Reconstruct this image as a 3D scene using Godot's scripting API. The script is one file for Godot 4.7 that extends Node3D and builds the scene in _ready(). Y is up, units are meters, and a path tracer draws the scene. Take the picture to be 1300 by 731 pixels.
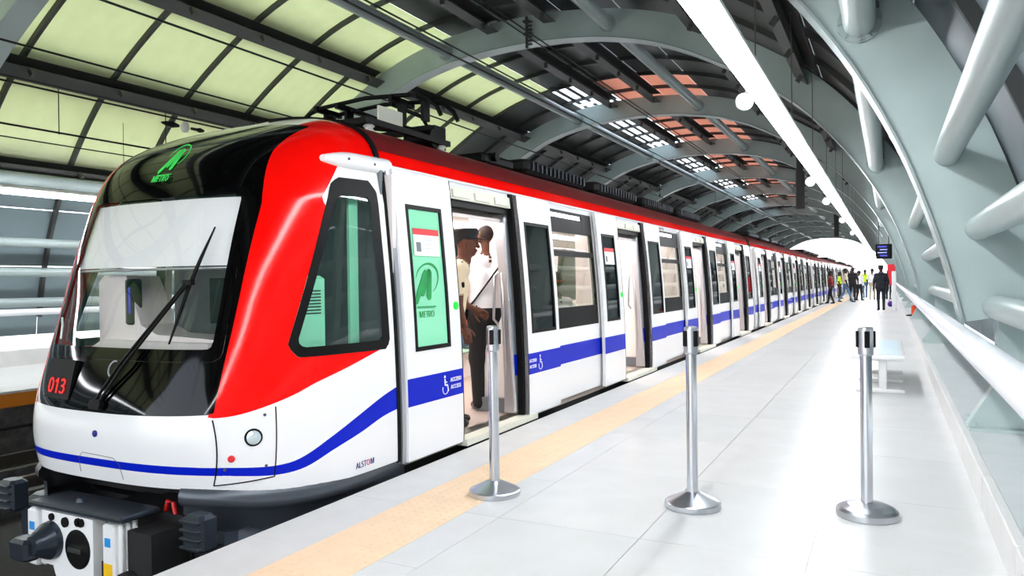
extends Node3D

const XC := -6.85        # middle of the vault
const TC := -4.19        # middle of the near track
const Z0 := -6.2         # first arch in view
const SP := 7.9          # distance between arches
const FAR_Y := -0.12     # level of the opposite platform

var M := {}
var counts := {}

func _ready():
	# ---------------- camera, sky, exposure
	var cam := Camera3D.new()
	cam.name = "camera"
	cam.basis = Basis(Vector3.UP, deg_to_rad(26.958)) * Basis(Vector3.RIGHT, deg_to_rad(-0.469)) * Basis(Vector3.BACK, deg_to_rad(-0.726))
	cam.position = Vector3(0, 1.3, 0)
	cam.fov = rad_to_deg(2.0 * atan(365.5 / 940.6))
	cam.near = 0.05
	cam.far = 400.0
	add_child(cam)
	var env := Environment.new()
	var sky := Sky.new()
	var sm := ProceduralSkyMaterial.new()
	sm.sky_top_color = Color(0.86, 0.92, 1.0)
	sm.sky_horizon_color = Color(1.0, 1.0, 1.0)
	sm.ground_horizon_color = Color(1.0, 1.0, 1.0)
	sm.ground_bottom_color = Color(0.62, 0.62, 0.6)
	sm.sky_curve = 0.2
	sm.sun_angle_max = 1.0
	sky.sky_material = sm
	env.background_mode = Environment.BG_SKY
	env.sky = sky
	env.background_energy_multiplier = 2.2
	env.tonemap_mode = Environment.TONE_MAPPER_LINEAR
	env.tonemap_exposure = 2.0
	env.sdfgi_enabled = true
	env.ssao_enabled = true
	env.ssil_enabled = true
	var we := WorldEnvironment.new()
	we.name = "world_environment"
	we.environment = env
	add_child(we)
	make_materials()
	build_setting()
	build_roof()
	build_lamps()
	build_train()
	build_wires()
	build_furniture()
	build_people()

# ---------------- shapes
class G:
	var st := SurfaceTool.new()
	var empty := true
	func _init():
		st.begin(Mesh.PRIMITIVE_TRIANGLES)
		st.set_smooth_group(-1)
	func smooth(on := true):
		st.set_smooth_group(0 if on else -1)
		return self
	func tri(a, b, c):
		st.add_vertex(a); st.add_vertex(b); st.add_vertex(c)
	func quad(a, b, c, d):
		tri(a, b, c); tri(a, c, d)
	func hexa(p: Array):   # 8 corners: bottom 0-3, top 4-7, both seen from above anticlockwise
		smooth(false)
		quad(p[0], p[1], p[2], p[3]); quad(p[7], p[6], p[5], p[4])
		for i in 4:
			var j := (i + 1) % 4
			quad(p[i], p[i + 4], p[j + 4], p[j])
	func box(c: Vector3, s: Vector3, b := Basis()):
		var h := s / 2.0
		var p := []
		for y in [-h.y, h.y]:
			for q in [Vector2(-h.x, h.z), Vector2(h.x, h.z), Vector2(h.x, -h.z), Vector2(-h.x, -h.z)]:
				p.append(c + b * Vector3(q.x, y, q.y))
		hexa(p)
		return self
	func rbox(c: Vector3, s: Vector3, r := 0.01, b := Basis()):   # box with chamfered edges
		var h := s / 2.0
		r = minf(r, minf(h.x, minf(h.y, h.z)) * 0.9)
		var rings := []
		for e in [[-h.y, r], [-h.y + r, 0.0], [h.y - r, 0.0], [h.y, r]]:
			var x: float = h.x - e[1]
			var z: float = h.z - e[1]
			var ring := PackedVector3Array()
			for q in [Vector2(-x + r, z), Vector2(x - r, z), Vector2(x, z - r), Vector2(x, -z + r), Vector2(x - r, -z), Vector2(-x + r, -z), Vector2(-x, -z + r), Vector2(-x, z - r)]:
				ring.append(c + b * Vector3(q.x, e[0], q.y))
			rings.append(ring)
		smooth(false)
		loft(rings, true, true)
		return self
	func bar(a: Vector3, b: Vector3, w: float, h: float, up := Vector3.UP):
		var f := (b - a).normalized()
		var r := f.cross(up).normalized()
		if r.length() < 0.5: r = Vector3.RIGHT
		var u := r.cross(f)
		box((a + b) / 2.0, Vector3(w, h, a.distance_to(b)), Basis(r, u, -f))
		return self
	func loft(rings: Array, closed := true, caps := false):
		for k in rings.size() - 1:
			var a: PackedVector3Array = rings[k]
			var b: PackedVector3Array = rings[k + 1]
			var n := a.size()
			for i in (n if closed else n - 1):
				var j := (i + 1) % n
				quad(a[i], b[i], b[j], a[j])
		if caps:
			smooth(false)
			for e in [[rings[0], false], [rings[-1], true]]:
				var r: PackedVector3Array = e[0]
				var c := Vector3.ZERO
				for p in r: c += p
				c /= r.size()
				for i in r.size():
					var j := (i + 1) % r.size()
					if e[1]: tri(c, r[j], r[i])
					else: tri(c, r[i], r[j])
		return self
	func tube(pts: Array, rad, n := 8, caps := true):
		var rings := []
		var last := Vector3.UP
		for i in pts.size():
			var f: Vector3 = ((pts[mini(i + 1, pts.size() - 1)] as Vector3) - (pts[maxi(i - 1, 0)] as Vector3)).normalized()
			if i == 0: last = Vector3.UP if absf(f.y) < 0.9 else Vector3.RIGHT
			var r := f.cross(last).normalized()
			last = r.cross(f)
			var ring := PackedVector3Array()
			var rr: float = rad[i] if rad is Array else rad
			for k in n:
				var a := TAU * k / n
				ring.append(pts[i] + (r * cos(a) + last * sin(a)) * rr)
			rings.append(ring)
		smooth(true)
		loft(rings, true, caps)
		smooth(false)
		return self
	func lathe(prof: Array, n := 24, xf := Transform3D(), flat := false):   # [radius, height] from the bottom up
		var rings := []
		for e in prof:
			var ring := PackedVector3Array()
			for k in n:
				var a := TAU * k / n
				ring.append(xf * Vector3(maxf(e[0], 0.0001) * cos(a), e[1], maxf(e[0], 0.0001) * sin(a)))
			rings.append(ring)
		for k in rings.size() - 1:
			st.set_smooth_group(-1 if flat else k + 1)
			loft([rings[k], rings[k + 1]], true, false)
		smooth(false)
		for e in [[rings[0], prof[0][1], false], [rings[-1], prof[-1][1], true]]:
			var c: Vector3 = xf * Vector3(0, e[1], 0)
			var r: PackedVector3Array = e[0]
			for i in n:
				var j := (i + 1) % n
				if e[2]: tri(c, r[j], r[i])
				else: tri(c, r[i], r[j])
		return self
	func ball(c: Vector3, r: Vector3, n := 12, b := Basis()):
		var rings := []
		for i in range(0, n / 2 + 1):
			var t := PI * i / (n / 2) - PI / 2
			var ring := PackedVector3Array()
			for k in n:
				var a := TAU * k / n
				ring.append(c + b * Vector3(r.x * maxf(cos(t), 0.001) * cos(a), r.y * sin(t), r.z * maxf(cos(t), 0.001) * sin(a)))
			rings.append(ring)
		smooth(true)
		loft(rings)
		smooth(false)
		return self
	func plate(poly: PackedVector2Array, o: Vector3, u: Vector3, v: Vector3, d: Vector3):   # a polygon in the plane (u, v), drawn out by d
		smooth(false)
		var ix := Geometry2D.triangulate_polygon(poly)
		var p := []
		for q in poly: p.append(o + u * q.x + v * q.y)
		for i in range(0, ix.size(), 3):
			tri(p[ix[i]], p[ix[i + 1]], p[ix[i + 2]])
			tri(p[ix[i]] + d, p[ix[i + 2]] + d, p[ix[i + 1]] + d)
		for i in p.size():
			var j := (i + 1) % p.size()
			quad(p[i], p[j], p[j] + d, p[i] + d)
		return self
	func mesh() -> ArrayMesh:
		st.generate_normals()
		return st.commit()

func numbered(called: String) -> String:
	var n: int = counts.get(called, -1) + 1
	counts[called] = n
	return called if n == 0 else "%s_%03d" % [called, n]

func mi(called: String, mesh: Mesh, mat: Material, parent: Node3D) -> MeshInstance3D:
	var o := MeshInstance3D.new()
	o.name = called
	o.mesh = mesh
	if mat: o.material_override = mat
	o.cast_shadow = GeometryInstance3D.SHADOW_CASTING_SETTING_ON
	parent.add_child(o, true)
	return o

func part(called: String, g, mat: Material, parent: Node3D) -> MeshInstance3D:
	return mi(called, g.mesh() if g is G else g, mat, parent)

func tag(o: Node3D, label: String, category: String, group := "", kind := ""):
	if label: o.set_meta("label", label)
	if category: o.set_meta("category", category)
	if group: o.set_meta("group", group)
	if kind: o.set_meta("kind", kind)
	return o

func base(called: String, at: Vector3, label: String, category: String, group := "", kind := "") -> Node3D:
	var o := Node3D.new()
	o.name = numbered(called)
	add_child(o)
	o.position = at
	tag(o, label, category, group, kind)
	return o

func thing(called: String, g, mat: Material, label: String, category: String, group := "", kind := "") -> MeshInstance3D:
	var o := mi(numbered(called), g.mesh() if g is G else g, mat, self)
	tag(o, label, category, group, kind)
	return o

func copy_of(o: Node3D, label: String, at: Vector3) -> Node3D:
	var c: Node3D = o.duplicate()
	var nm := String(o.name)
	if nm.length() > 4 and nm[nm.length() - 4] == "_" and nm.right(3).is_valid_int(): nm = nm.left(nm.length() - 4)
	c.name = numbered(nm)
	add_child(c)
	c.position = at
	c.set_meta("label", label)
	return c

func text(called: String, s: String, mat: Material, size: float, at: Transform3D, parent: Node3D, depth := 0.002, fam := "Droid Sans", bold := true) -> MeshInstance3D:
	var t := TextMesh.new()
	var f := SystemFont.new()
	f.font_names = PackedStringArray([fam])
	if bold: f.font_weight = 700
	t.font = f
	t.text = s
	t.font_size = 32
	t.pixel_size = size / 32.0
	t.depth = depth
	t.curve_step = 2.0
	var o := mi(called, t, mat, parent)
	o.transform = at
	return o

# ---------------- materials
func mat(key: String, c: Color, rough := 0.5, metal := 0.0, spec := 0.5) -> StandardMaterial3D:
	var m := StandardMaterial3D.new()
	m.resource_name = key
	m.albedo_color = c
	m.roughness = rough
	m.metallic = metal
	m.metallic_specular = spec
	M[key] = m
	return m

func noise_tex(freq: float, a: Color, b: Color, seed_ := 1, octaves := 4, size := 512) -> NoiseTexture2D:
	var n := FastNoiseLite.new()
	n.seed = seed_
	n.frequency = freq
	n.fractal_octaves = octaves
	var t := NoiseTexture2D.new()
	t.width = size
	t.height = size
	t.seamless = true
	t.noise = n
	var g := Gradient.new()
	g.set_color(0, a)
	g.set_color(1, b)
	t.color_ramp = g
	return t

func tri_tex(m: StandardMaterial3D, t: Texture2D, scale: float):
	m.albedo_texture = t
	m.uv1_triplanar = true
	m.uv1_world_triplanar = true
	m.uv1_scale = Vector3.ONE * scale

func make_materials():
	var w := Color.WHITE
	var stone := noise_tex(0.012, Color(0.955, 0.955, 0.95), w, 3, 5)
	var rough_stone := noise_tex(0.02, Color(0.6, 0.6, 0.6), w, 9, 5)
	var m := mat("floor_tile", Color(0.83, 0.83, 0.825), 0.28, 0, 0.42); tri_tex(m, stone, 0.35)
	m = mat("floor_tile_b", Color(0.815, 0.82, 0.815), 0.3, 0, 0.42); tri_tex(m, stone, 0.31)
	m = mat("edge_stone", Color(0.84, 0.835, 0.83), 0.4); tri_tex(m, stone, 0.5)
	m = mat("tactile", Color(0.95, 0.83, 0.69), 0.5); tri_tex(m, stone, 0.8)
	m = mat("ledge_stone", Color(0.76, 0.78, 0.78), 0.45); tri_tex(m, stone, 0.4)
	mat("grout", Color(0.74, 0.74, 0.735), 0.7)
	m = mat("concrete", Color(0.36, 0.36, 0.35), 0.85); tri_tex(m, rough_stone, 0.6)
	m = mat("ballast", Color(0.17, 0.16, 0.15), 0.9); tri_tex(m, rough_stone, 1.2)
	mat("rail_steel", Color(0.42, 0.4, 0.38), 0.35, 0.9)
	mat("orange_band", Color(0.86, 0.5, 0.1), 0.5)
	m = mat("arch_paint", Color(0.70, 0.765, 0.755), 0.42); tri_tex(m, noise_tex(0.006, Color(0.93, 0.93, 0.93), w, 5), 0.3)
	mat("tube_paint", Color(0.60, 0.65, 0.645), 0.3)
	mat("rail_paint", Color(0.9, 0.91, 0.93), 0.22)
	mat("purlin_paint", Color(0.24, 0.245, 0.24), 0.5)
	m = mat("sheet_grey", Color(0.34, 0.355, 0.35), 0.5, 0.2); tri_tex(m, stone, 0.3)
	m = mat("wall_sheet", Color(0.47, 0.53, 0.55), 0.5); tri_tex(m, stone, 0.25)
	m = mat("sheet_yellow", Color(0.895, 0.905, 0.80), 0.5); tri_tex(m, stone, 0.4)
	m.backlight_enabled = true; m.backlight = Color(1.0, 1.0, 0.95)
	m = mat("sheet_red", Color(0.80, 0.63, 0.56), 0.5)
	m.backlight_enabled = true; m.backlight = Color(0.9, 0.72, 0.64)
	mat("white_paint", Color(0.93, 0.93, 0.93), 0.25)
	mat("train_white", Color(0.93, 0.93, 0.935), 0.15, 0, 0.5)
	mat("train_red", Color(0.95, 0.035, 0.02), 0.12, 0, 0.38)
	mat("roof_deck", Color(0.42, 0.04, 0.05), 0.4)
	mat("train_blue", Color(0.01, 0.12, 0.74), 0.35, 0, 0.25)
	mat("train_black", Color(0.014, 0.014, 0.016), 0.06, 0, 0.34)
	mat("rubber", Color(0.022, 0.022, 0.025), 0.5, 0, 0.3)
	mat("gunmetal", Color(0.22, 0.25, 0.29), 0.3, 0.5)
	mat("skirt_grey", Color(0.3, 0.32, 0.35), 0.3, 0.3)
	mat("under_dark", Color(0.05, 0.05, 0.052), 0.7)
	mat("aluminium", Color(0.74, 0.75, 0.77), 0.35, 0.85)
	mat("steel", Color(0.78, 0.79, 0.81), 0.2, 1.0)
	mat("brushed_steel", Color(0.75, 0.76, 0.78), 0.3, 1.0)
	mat("cream", Color(0.86, 0.86, 0.80), 0.45)
	mat("inner_white", Color(0.94, 0.91, 0.9), 0.4)
	mat("inner_floor", Color(0.72, 0.66, 0.62), 0.4)
	mat("seat_green", Color(0.62, 0.74, 0.66), 0.4)
	mat("grey_plastic", Color(0.42, 0.44, 0.46), 0.5)
	mat("mint", Color(0.56, 0.9, 0.74), 0.3)
	m = mat("leaf_glass", Color(0.012, 0.07, 0.05, 0.72), 0.03); m.transparency = BaseMaterial3D.TRANSPARENCY_ALPHA
	m = mat("mint_glass", Color(0.62, 0.95, 0.78, 0.85), 0.05); m.transparency = BaseMaterial3D.TRANSPARENCY_ALPHA
	m = mat("clear_glass", Color(0.30, 0.34, 0.16, 0.3), 0.02); m.transparency = BaseMaterial3D.TRANSPARENCY_ALPHA
	m = mat("cab_glass", Color(0.16, 0.4, 0.34, 0.1), 0.02); m.transparency = BaseMaterial3D.TRANSPARENCY_ALPHA
	mat("logo_green", Color(0.22, 0.92, 0.38), 0.4)
	mat("logo_dark_green", Color(0.1, 0.6, 0.3), 0.4)
	mat("print_white", Color(0.95, 0.95, 0.95), 0.5)
	mat("blind_white", Color(0.99, 0.99, 0.99), 0.7)
	mat("print_red", Color(0.88, 0.1, 0.16), 0.5)
	mat("print_blue", Color(0.05, 0.1, 0.5), 0.5)
	mat("print_black", Color(0.03, 0.03, 0.03), 0.5)
	mat("cyan_print", Color(0.1, 0.55, 0.85), 0.5)
	mat("warning_yellow", Color(0.95, 0.75, 0.05), 0.5)
	mat("cable_red", Color(0.8, 0.08, 0.08), 0.4)
	mat("wire", Color(0.03, 0.03, 0.03), 0.5)
	mat("pale_sheet", Color(0.78, 0.85, 0.88), 0.3)
	mat("insulator", Color(0.85, 0.85, 0.82), 0.3)
	mat("orange_plastic", Color(0.95, 0.3, 0.08), 0.4)
	mat("purple", Color(0.35, 0.1, 0.55), 0.6)
	m = mat("button_green", Color(0.1, 0.75, 0.25), 0.3); m.emission_enabled = true; m.emission = Color(0.05, 0.7, 0.2); m.emission_energy_multiplier = 0.5
	m = mat("lamp_white", Color(1, 1, 1), 0.5); m.emission_enabled = true; m.emission = Color(0.97, 0.98, 1.0); m.emission_energy_multiplier = 14.0
	m = mat("car_lamp", Color(1, 1, 1), 0.5); m.emission_enabled = true; m.emission = Color(1.0, 0.95, 0.93); m.emission_energy_multiplier = 5.0
	m = mat("led_red", Color(0.6, 0.02, 0.02), 0.5); m.emission_enabled = true; m.emission = Color(1.0, 0.06, 0.04); m.emission_energy_multiplier = 1.2
	m = mat("screen_blue", Color(0.05, 0.06, 0.2), 0.2); m.emission_enabled = true; m.emission = Color(0.2, 0.25, 0.9); m.emission_energy_multiplier = 0.35
	m = mat("screen_text", Color(0.5, 0.55, 0.9), 0.4); m.emission_enabled = true; m.emission = Color(0.6, 0.65, 1.0); m.emission_energy_multiplier = 0.6
	m = mat("headlamp_glass", Color(0.8, 0.86, 0.88), 0.05, 0.3)
	for e in [["skin", Color(0.36, 0.2, 0.13)], ["skin_dark", Color(0.22, 0.12, 0.085)], ["hair", Color(0.03, 0.025, 0.022)], ["hair_brown", Color(0.13, 0.07, 0.05)], ["khaki", Color(0.84, 0.77, 0.65)], ["tee_white", Color(0.92, 0.91, 0.92)], ["black_cloth", Color(0.025, 0.025, 0.03)], ["navy_cloth", Color(0.05, 0.06, 0.12)], ["jeans", Color(0.33, 0.45, 0.58)], ["hi_vis", Color(0.75, 0.86, 0.1)], ["cream_cloth", Color(0.82, 0.79, 0.7)], ["pink_cloth", Color(0.85, 0.74, 0.74)], ["beige_cloth", Color(0.7, 0.66, 0.58)], ["red_cloth", Color(0.5, 0.05, 0.1)], ["orange_cloth", Color(0.75, 0.28, 0.14)], ["leather", Color(0.03, 0.025, 0.025)], ["olive_cloth", Color(0.25, 0.27, 0.2)]]:
		mat(e[0], e[1], 0.75)
	M.leather.roughness = 0.35

# ---------------- setting
func build_setting():
	var zn := 9.5
	var zf := -112.0
	# near platform
	var fl := base("floor", Vector3.ZERO, "pale polished station platform floor with peach tactile strip along the train", "floor", "", "structure")
	var g := G.new()
	g.box(Vector3((-2.96 + 0.46) / 2, -0.36, (zn + zf) / 2), Vector3(3.42, 0.69, zn - zf))
	part("slab", g, M.grout, fl)
	var cols := [[-2.96, -2.58, "edge_stone", 0.8, "edge_stone"], [-2.58, -2.15, "tactile_tile", 0.43, "tactile"], [-2.15, -1.93, "border_tile", 0.8, "floor_tile"], [-1.93, -1.13, "floor_tile", 1.2, "floor_tile"], [-1.13, -0.34, "floor_tile", 1.2, "floor_tile"], [-0.34, 0.46, "floor_tile", 1.2, "floor_tile"]]
	for c in cols:
		var len: float = c[3]
		var gap := 0.0025
		var g1 := G.new()
		g1.box(Vector3(0, -0.0075, 0), Vector3(c[1] - c[0] - gap, 0.015, len - gap))
		if c[2] == "tactile_tile":
			for i in 7:
				for j in 7:
					g1.lathe([[0.014, 0.0], [0.008, 0.003]], 6, Transform3D(Basis(), Vector3((i - 3) * 0.06, 0, (j - 3) * 0.06)))
		var tile := g1.mesh()
		var rest := G.new()
		var z := -1.2
		var n := 0
		while z > zf + len:
			if n < 75 and z > -34.0:
				var o := mi(c[2], tile, M[c[4] + "_b"] if (n * 7 + int(c[0] * 10)) % 3 == 0 and M.has(c[4] + "_b") else M[c[4]], fl)
				o.position = Vector3((c[0] + c[1]) / 2, 0, z - len / 2)
			else:
				rest.box(Vector3((c[0] + c[1]) / 2, -0.0075, z - len / 2), Vector3(c[1] - c[0] - gap, 0.015, len - gap))
			n += 1
			z -= len
		z = -1.2
		while z < zn:
			rest.box(Vector3((c[0] + c[1]) / 2, -0.0075, z + len / 2), Vector3(c[1] - c[0] - gap, 0.015, len - gap))
			z += len
		part("paving", rest, M[c[4]], fl).set_meta("kind", "stuff")
	# raised ledge beside the platform
	var lg := base("trim_1", Vector3.ZERO, "raised pale stone ledge with kerb along the vault feet", "ledge", "", "structure")
	g = G.new()
	g.box(Vector3(1.0, -0.25, (zn + zf) / 2), Vector3(1.05, 0.86, zn - zf))
	part("core", g, M.grout, lg)
	var g2 := G.new()
	g2.rbox(Vector3(0, 0.1, 0), Vector3(0.05, 0.205, 1.195), 0.006)
	var kerb := g2.mesh()
	g2 = G.new()
	g2.box(Vector3(0, 0, 0), Vector3(1.05, 0.02, 1.995))
	var slab := g2.mesh()
	for i in 30:
		mi("kerb_stone", kerb, M.edge_stone, lg).position = Vector3(0.475, 0, -0.6 - 1.2 * i + 1.2)
	g2 = G.new()
	g2.box(Vector3(0.475, 0.1, (-35.4 + zf) / 2 + 0.0), Vector3(0.05, 0.205, -35.4 - zf))
	part("kerb_run", g2, M.edge_stone, lg)
	for i in 18:
		mi("ledge_slab", slab, M.ledge_stone, lg).position = Vector3(1.025, 0.19, -1.0 - 2.0 * i + 2.6)
	g2 = G.new()
	g2.box(Vector3(1.025, 0.19, (-33.4 + zf) / 2), Vector3(1.05, 0.02, -33.4 - zf))
	part("ledge_run", g2, M.ledge_stone, lg)
	# track bed
	var tb := base("track_bed", Vector3.ZERO, "dark concrete track bed with two tracks below the platforms", "track bed", "", "structure")
	g = G.new()
	g.box(Vector3(-6.85, -1.25, (zn + zf) / 2), Vector3(8.2, 0.3, zn - zf))
	part("bed", g, M.ballast, tb)
	for tx in [TC, 2 * XC - TC]:
		for s in [-1, 1]:
			g = G.new()
			g.box(Vector3(tx + s * 0.68, -0.87, (zn + zf) / 2), Vector3(0.065, 0.04, zn - zf))
			g.box(Vector3(tx + s * 0.68, -0.94, (zn + zf) / 2), Vector3(0.02, 0.12, zn - zf))
			g.box(Vector3(tx + s * 0.68, -1.01, (zn + zf) / 2), Vector3(0.13, 0.03, zn - zf))
			part("rail", g, M.rail_steel, tb)
			g = G.new()
			g.box(Vector3(tx + s * 0.68, -1.07, (zn + zf) / 2), Vector3(0.42, 0.12, zn - zf))
			part("plinth", g, M.concrete, tb)
		g = G.new()
		g.box(Vector3(tx + 1.2, -1.0, (zn + zf) / 2), Vector3(0.12, 0.24, zn - zf))
		part("cable_trough", g, M.concrete, tb)
	# opposite platform
	var op := base("far_platform", Vector3.ZERO, "opposite platform with orange edge band and bare concrete face", "platform", "", "structure")
	var fx := 2 * XC + 2.96
	g = G.new()
	g.box(Vector3(fx - 2.3, FAR_Y - 0.6, (zn + zf) / 2), Vector3(4.6, 1.18, zn - zf))
	part("concrete_face", g, M.concrete, op)
	g = G.new()
	g.rbox(Vector3(fx - 0.02, FAR_Y - 0.11, (zn + zf) / 2), Vector3(0.1, 0.2, zn - zf), 0.01)
	part("orange_band", g, M.orange_band, op)
	for i in 26:
		g = G.new()
		g.box(Vector3(fx - 0.22, FAR_Y - 0.005, 3.0 - 1.2 * i), Vector3(0.5, 0.03, 1.195))
		part("edge_stone", g, M.edge_stone, op)
	g = G.new()
	g.box(Vector3(fx - 2.4, FAR_Y - 0.006, (zn + zf) / 2), Vector3(3.8, 0.02, zn - zf))
	part("paving", g, M.floor_tile, op)
	g = G.new()
	g.box(Vector3(-14.6, FAR_Y + 0.14, (zn + zf) / 2), Vector3(0.9, 0.3, zn - zf))
	part("parapet", g, M.edge_stone, op)
	for i in 6:
		g = G.new()
		g.box(Vector3(fx + 0.02, -0.72, -1.5 - 2.6 * i), Vector3(0.03, 0.7, 0.04))
		part("cable_bracket", g, M.under_dark, op)
	g = G.new()
	g.tube([Vector3(fx + 0.06, -0.6, zn), Vector3(fx + 0.06, -0.6, zf)], 0.02, 6)
	part("cable", g, M.under_dark, op)

# ---------------- vault
var AP: Array = []       # points of the inner edge of an arch, left to right
var AN: Array = []       # outward normals

func make_arch():
	var half := [[0.0, 6.33], [1.0, 6.29], [2.0, 6.15], [3.0, 5.87], [4.0, 5.38], [5.0, 4.74], [5.6, 4.24], [6.15, 3.6], [6.6, 2.95], [6.93, 2.3], [7.13, 1.75], [7.27, 1.25], [7.36, 0.8], [7.42, 0.3]]
	var pts := []
	for i in range(half.size() - 1, 0, -1): pts.append(Vector2(-half[i][0], half[i][1]))
	for e in half: pts.append(Vector2(e[0], e[1]))
	var cv := []
	for i in pts.size() - 1:
		var a: Vector2 = pts[maxi(i - 1, 0)]
		var b: Vector2 = pts[i]
		var c: Vector2 = pts[i + 1]
		var d: Vector2 = pts[mini(i + 2, pts.size() - 1)]
		for k in 8: cv.append(b.cubic_interpolate(c, a, d, k / 8.0))
	cv.append(pts[-1])
	var run := [0.0]
	for i in cv.size() - 1: run.append(run[-1] + cv[i].distance_to(cv[i + 1]))
	var n := 120
	var j := 0
	for i in n + 1:
		var s: float = run[-1] * i / n
		while j < cv.size() - 2 and run[j + 1] < s: j += 1
		var p: Vector2 = cv[j].lerp(cv[j + 1], clampf((s - run[j]) / (run[j + 1] - run[j]), 0, 1))
		AP.append(p)
	for i in n + 1:
		var t: Vector2 = (AP[mini(i + 1, n)] - AP[maxi(i - 1, 0)]).normalized()
		AN.append(Vector2(-t.y, t.x))

func arch(t: float, off: float, z: float) -> Vector3:
	t = clampf(t, 0.0, 119.999)
	var i := int(t)
	var p: Vector2 = AP[i].lerp(AP[i + 1], t - i) + AN[i].lerp(AN[i + 1], t - i).normalized() * off
	return Vector3(XC + p.x, p.y, z)

func t_of(dx: float) -> float:
	for i in 120:
		if AP[i + 1].x >= dx:
			return i + (dx - AP[i].x) / (AP[i + 1].x - AP[i].x)
	return 119.99

func band(g: G, t0: float, t1: float, o0: float, o1: float, z0: float, z1: float, n := 0, soft := true):   # a curved box along the arch
	if n == 0: n = maxi(2, int((t1 - t0) / 2.0))
	var rings := []
	for i in n + 1:
		var t := lerpf(t0, t1, float(i) / n)
		rings.append(PackedVector3Array([arch(t, o0, z0), arch(t, o1, z0), arch(t, o1, z1), arch(t, o0, z1)]))
	for k in 4:
		g.st.set_smooth_group(k + 1 if soft else -1)
		for i in n:
			var j := (k + 1) % 4
			g.quad(rings[i][k], rings[i + 1][k], rings[i + 1][j], rings[i][j])
	g.smooth(false)
	for e in [rings[0], rings[n]]: g.quad(e[0], e[1], e[2], e[3])

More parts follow.
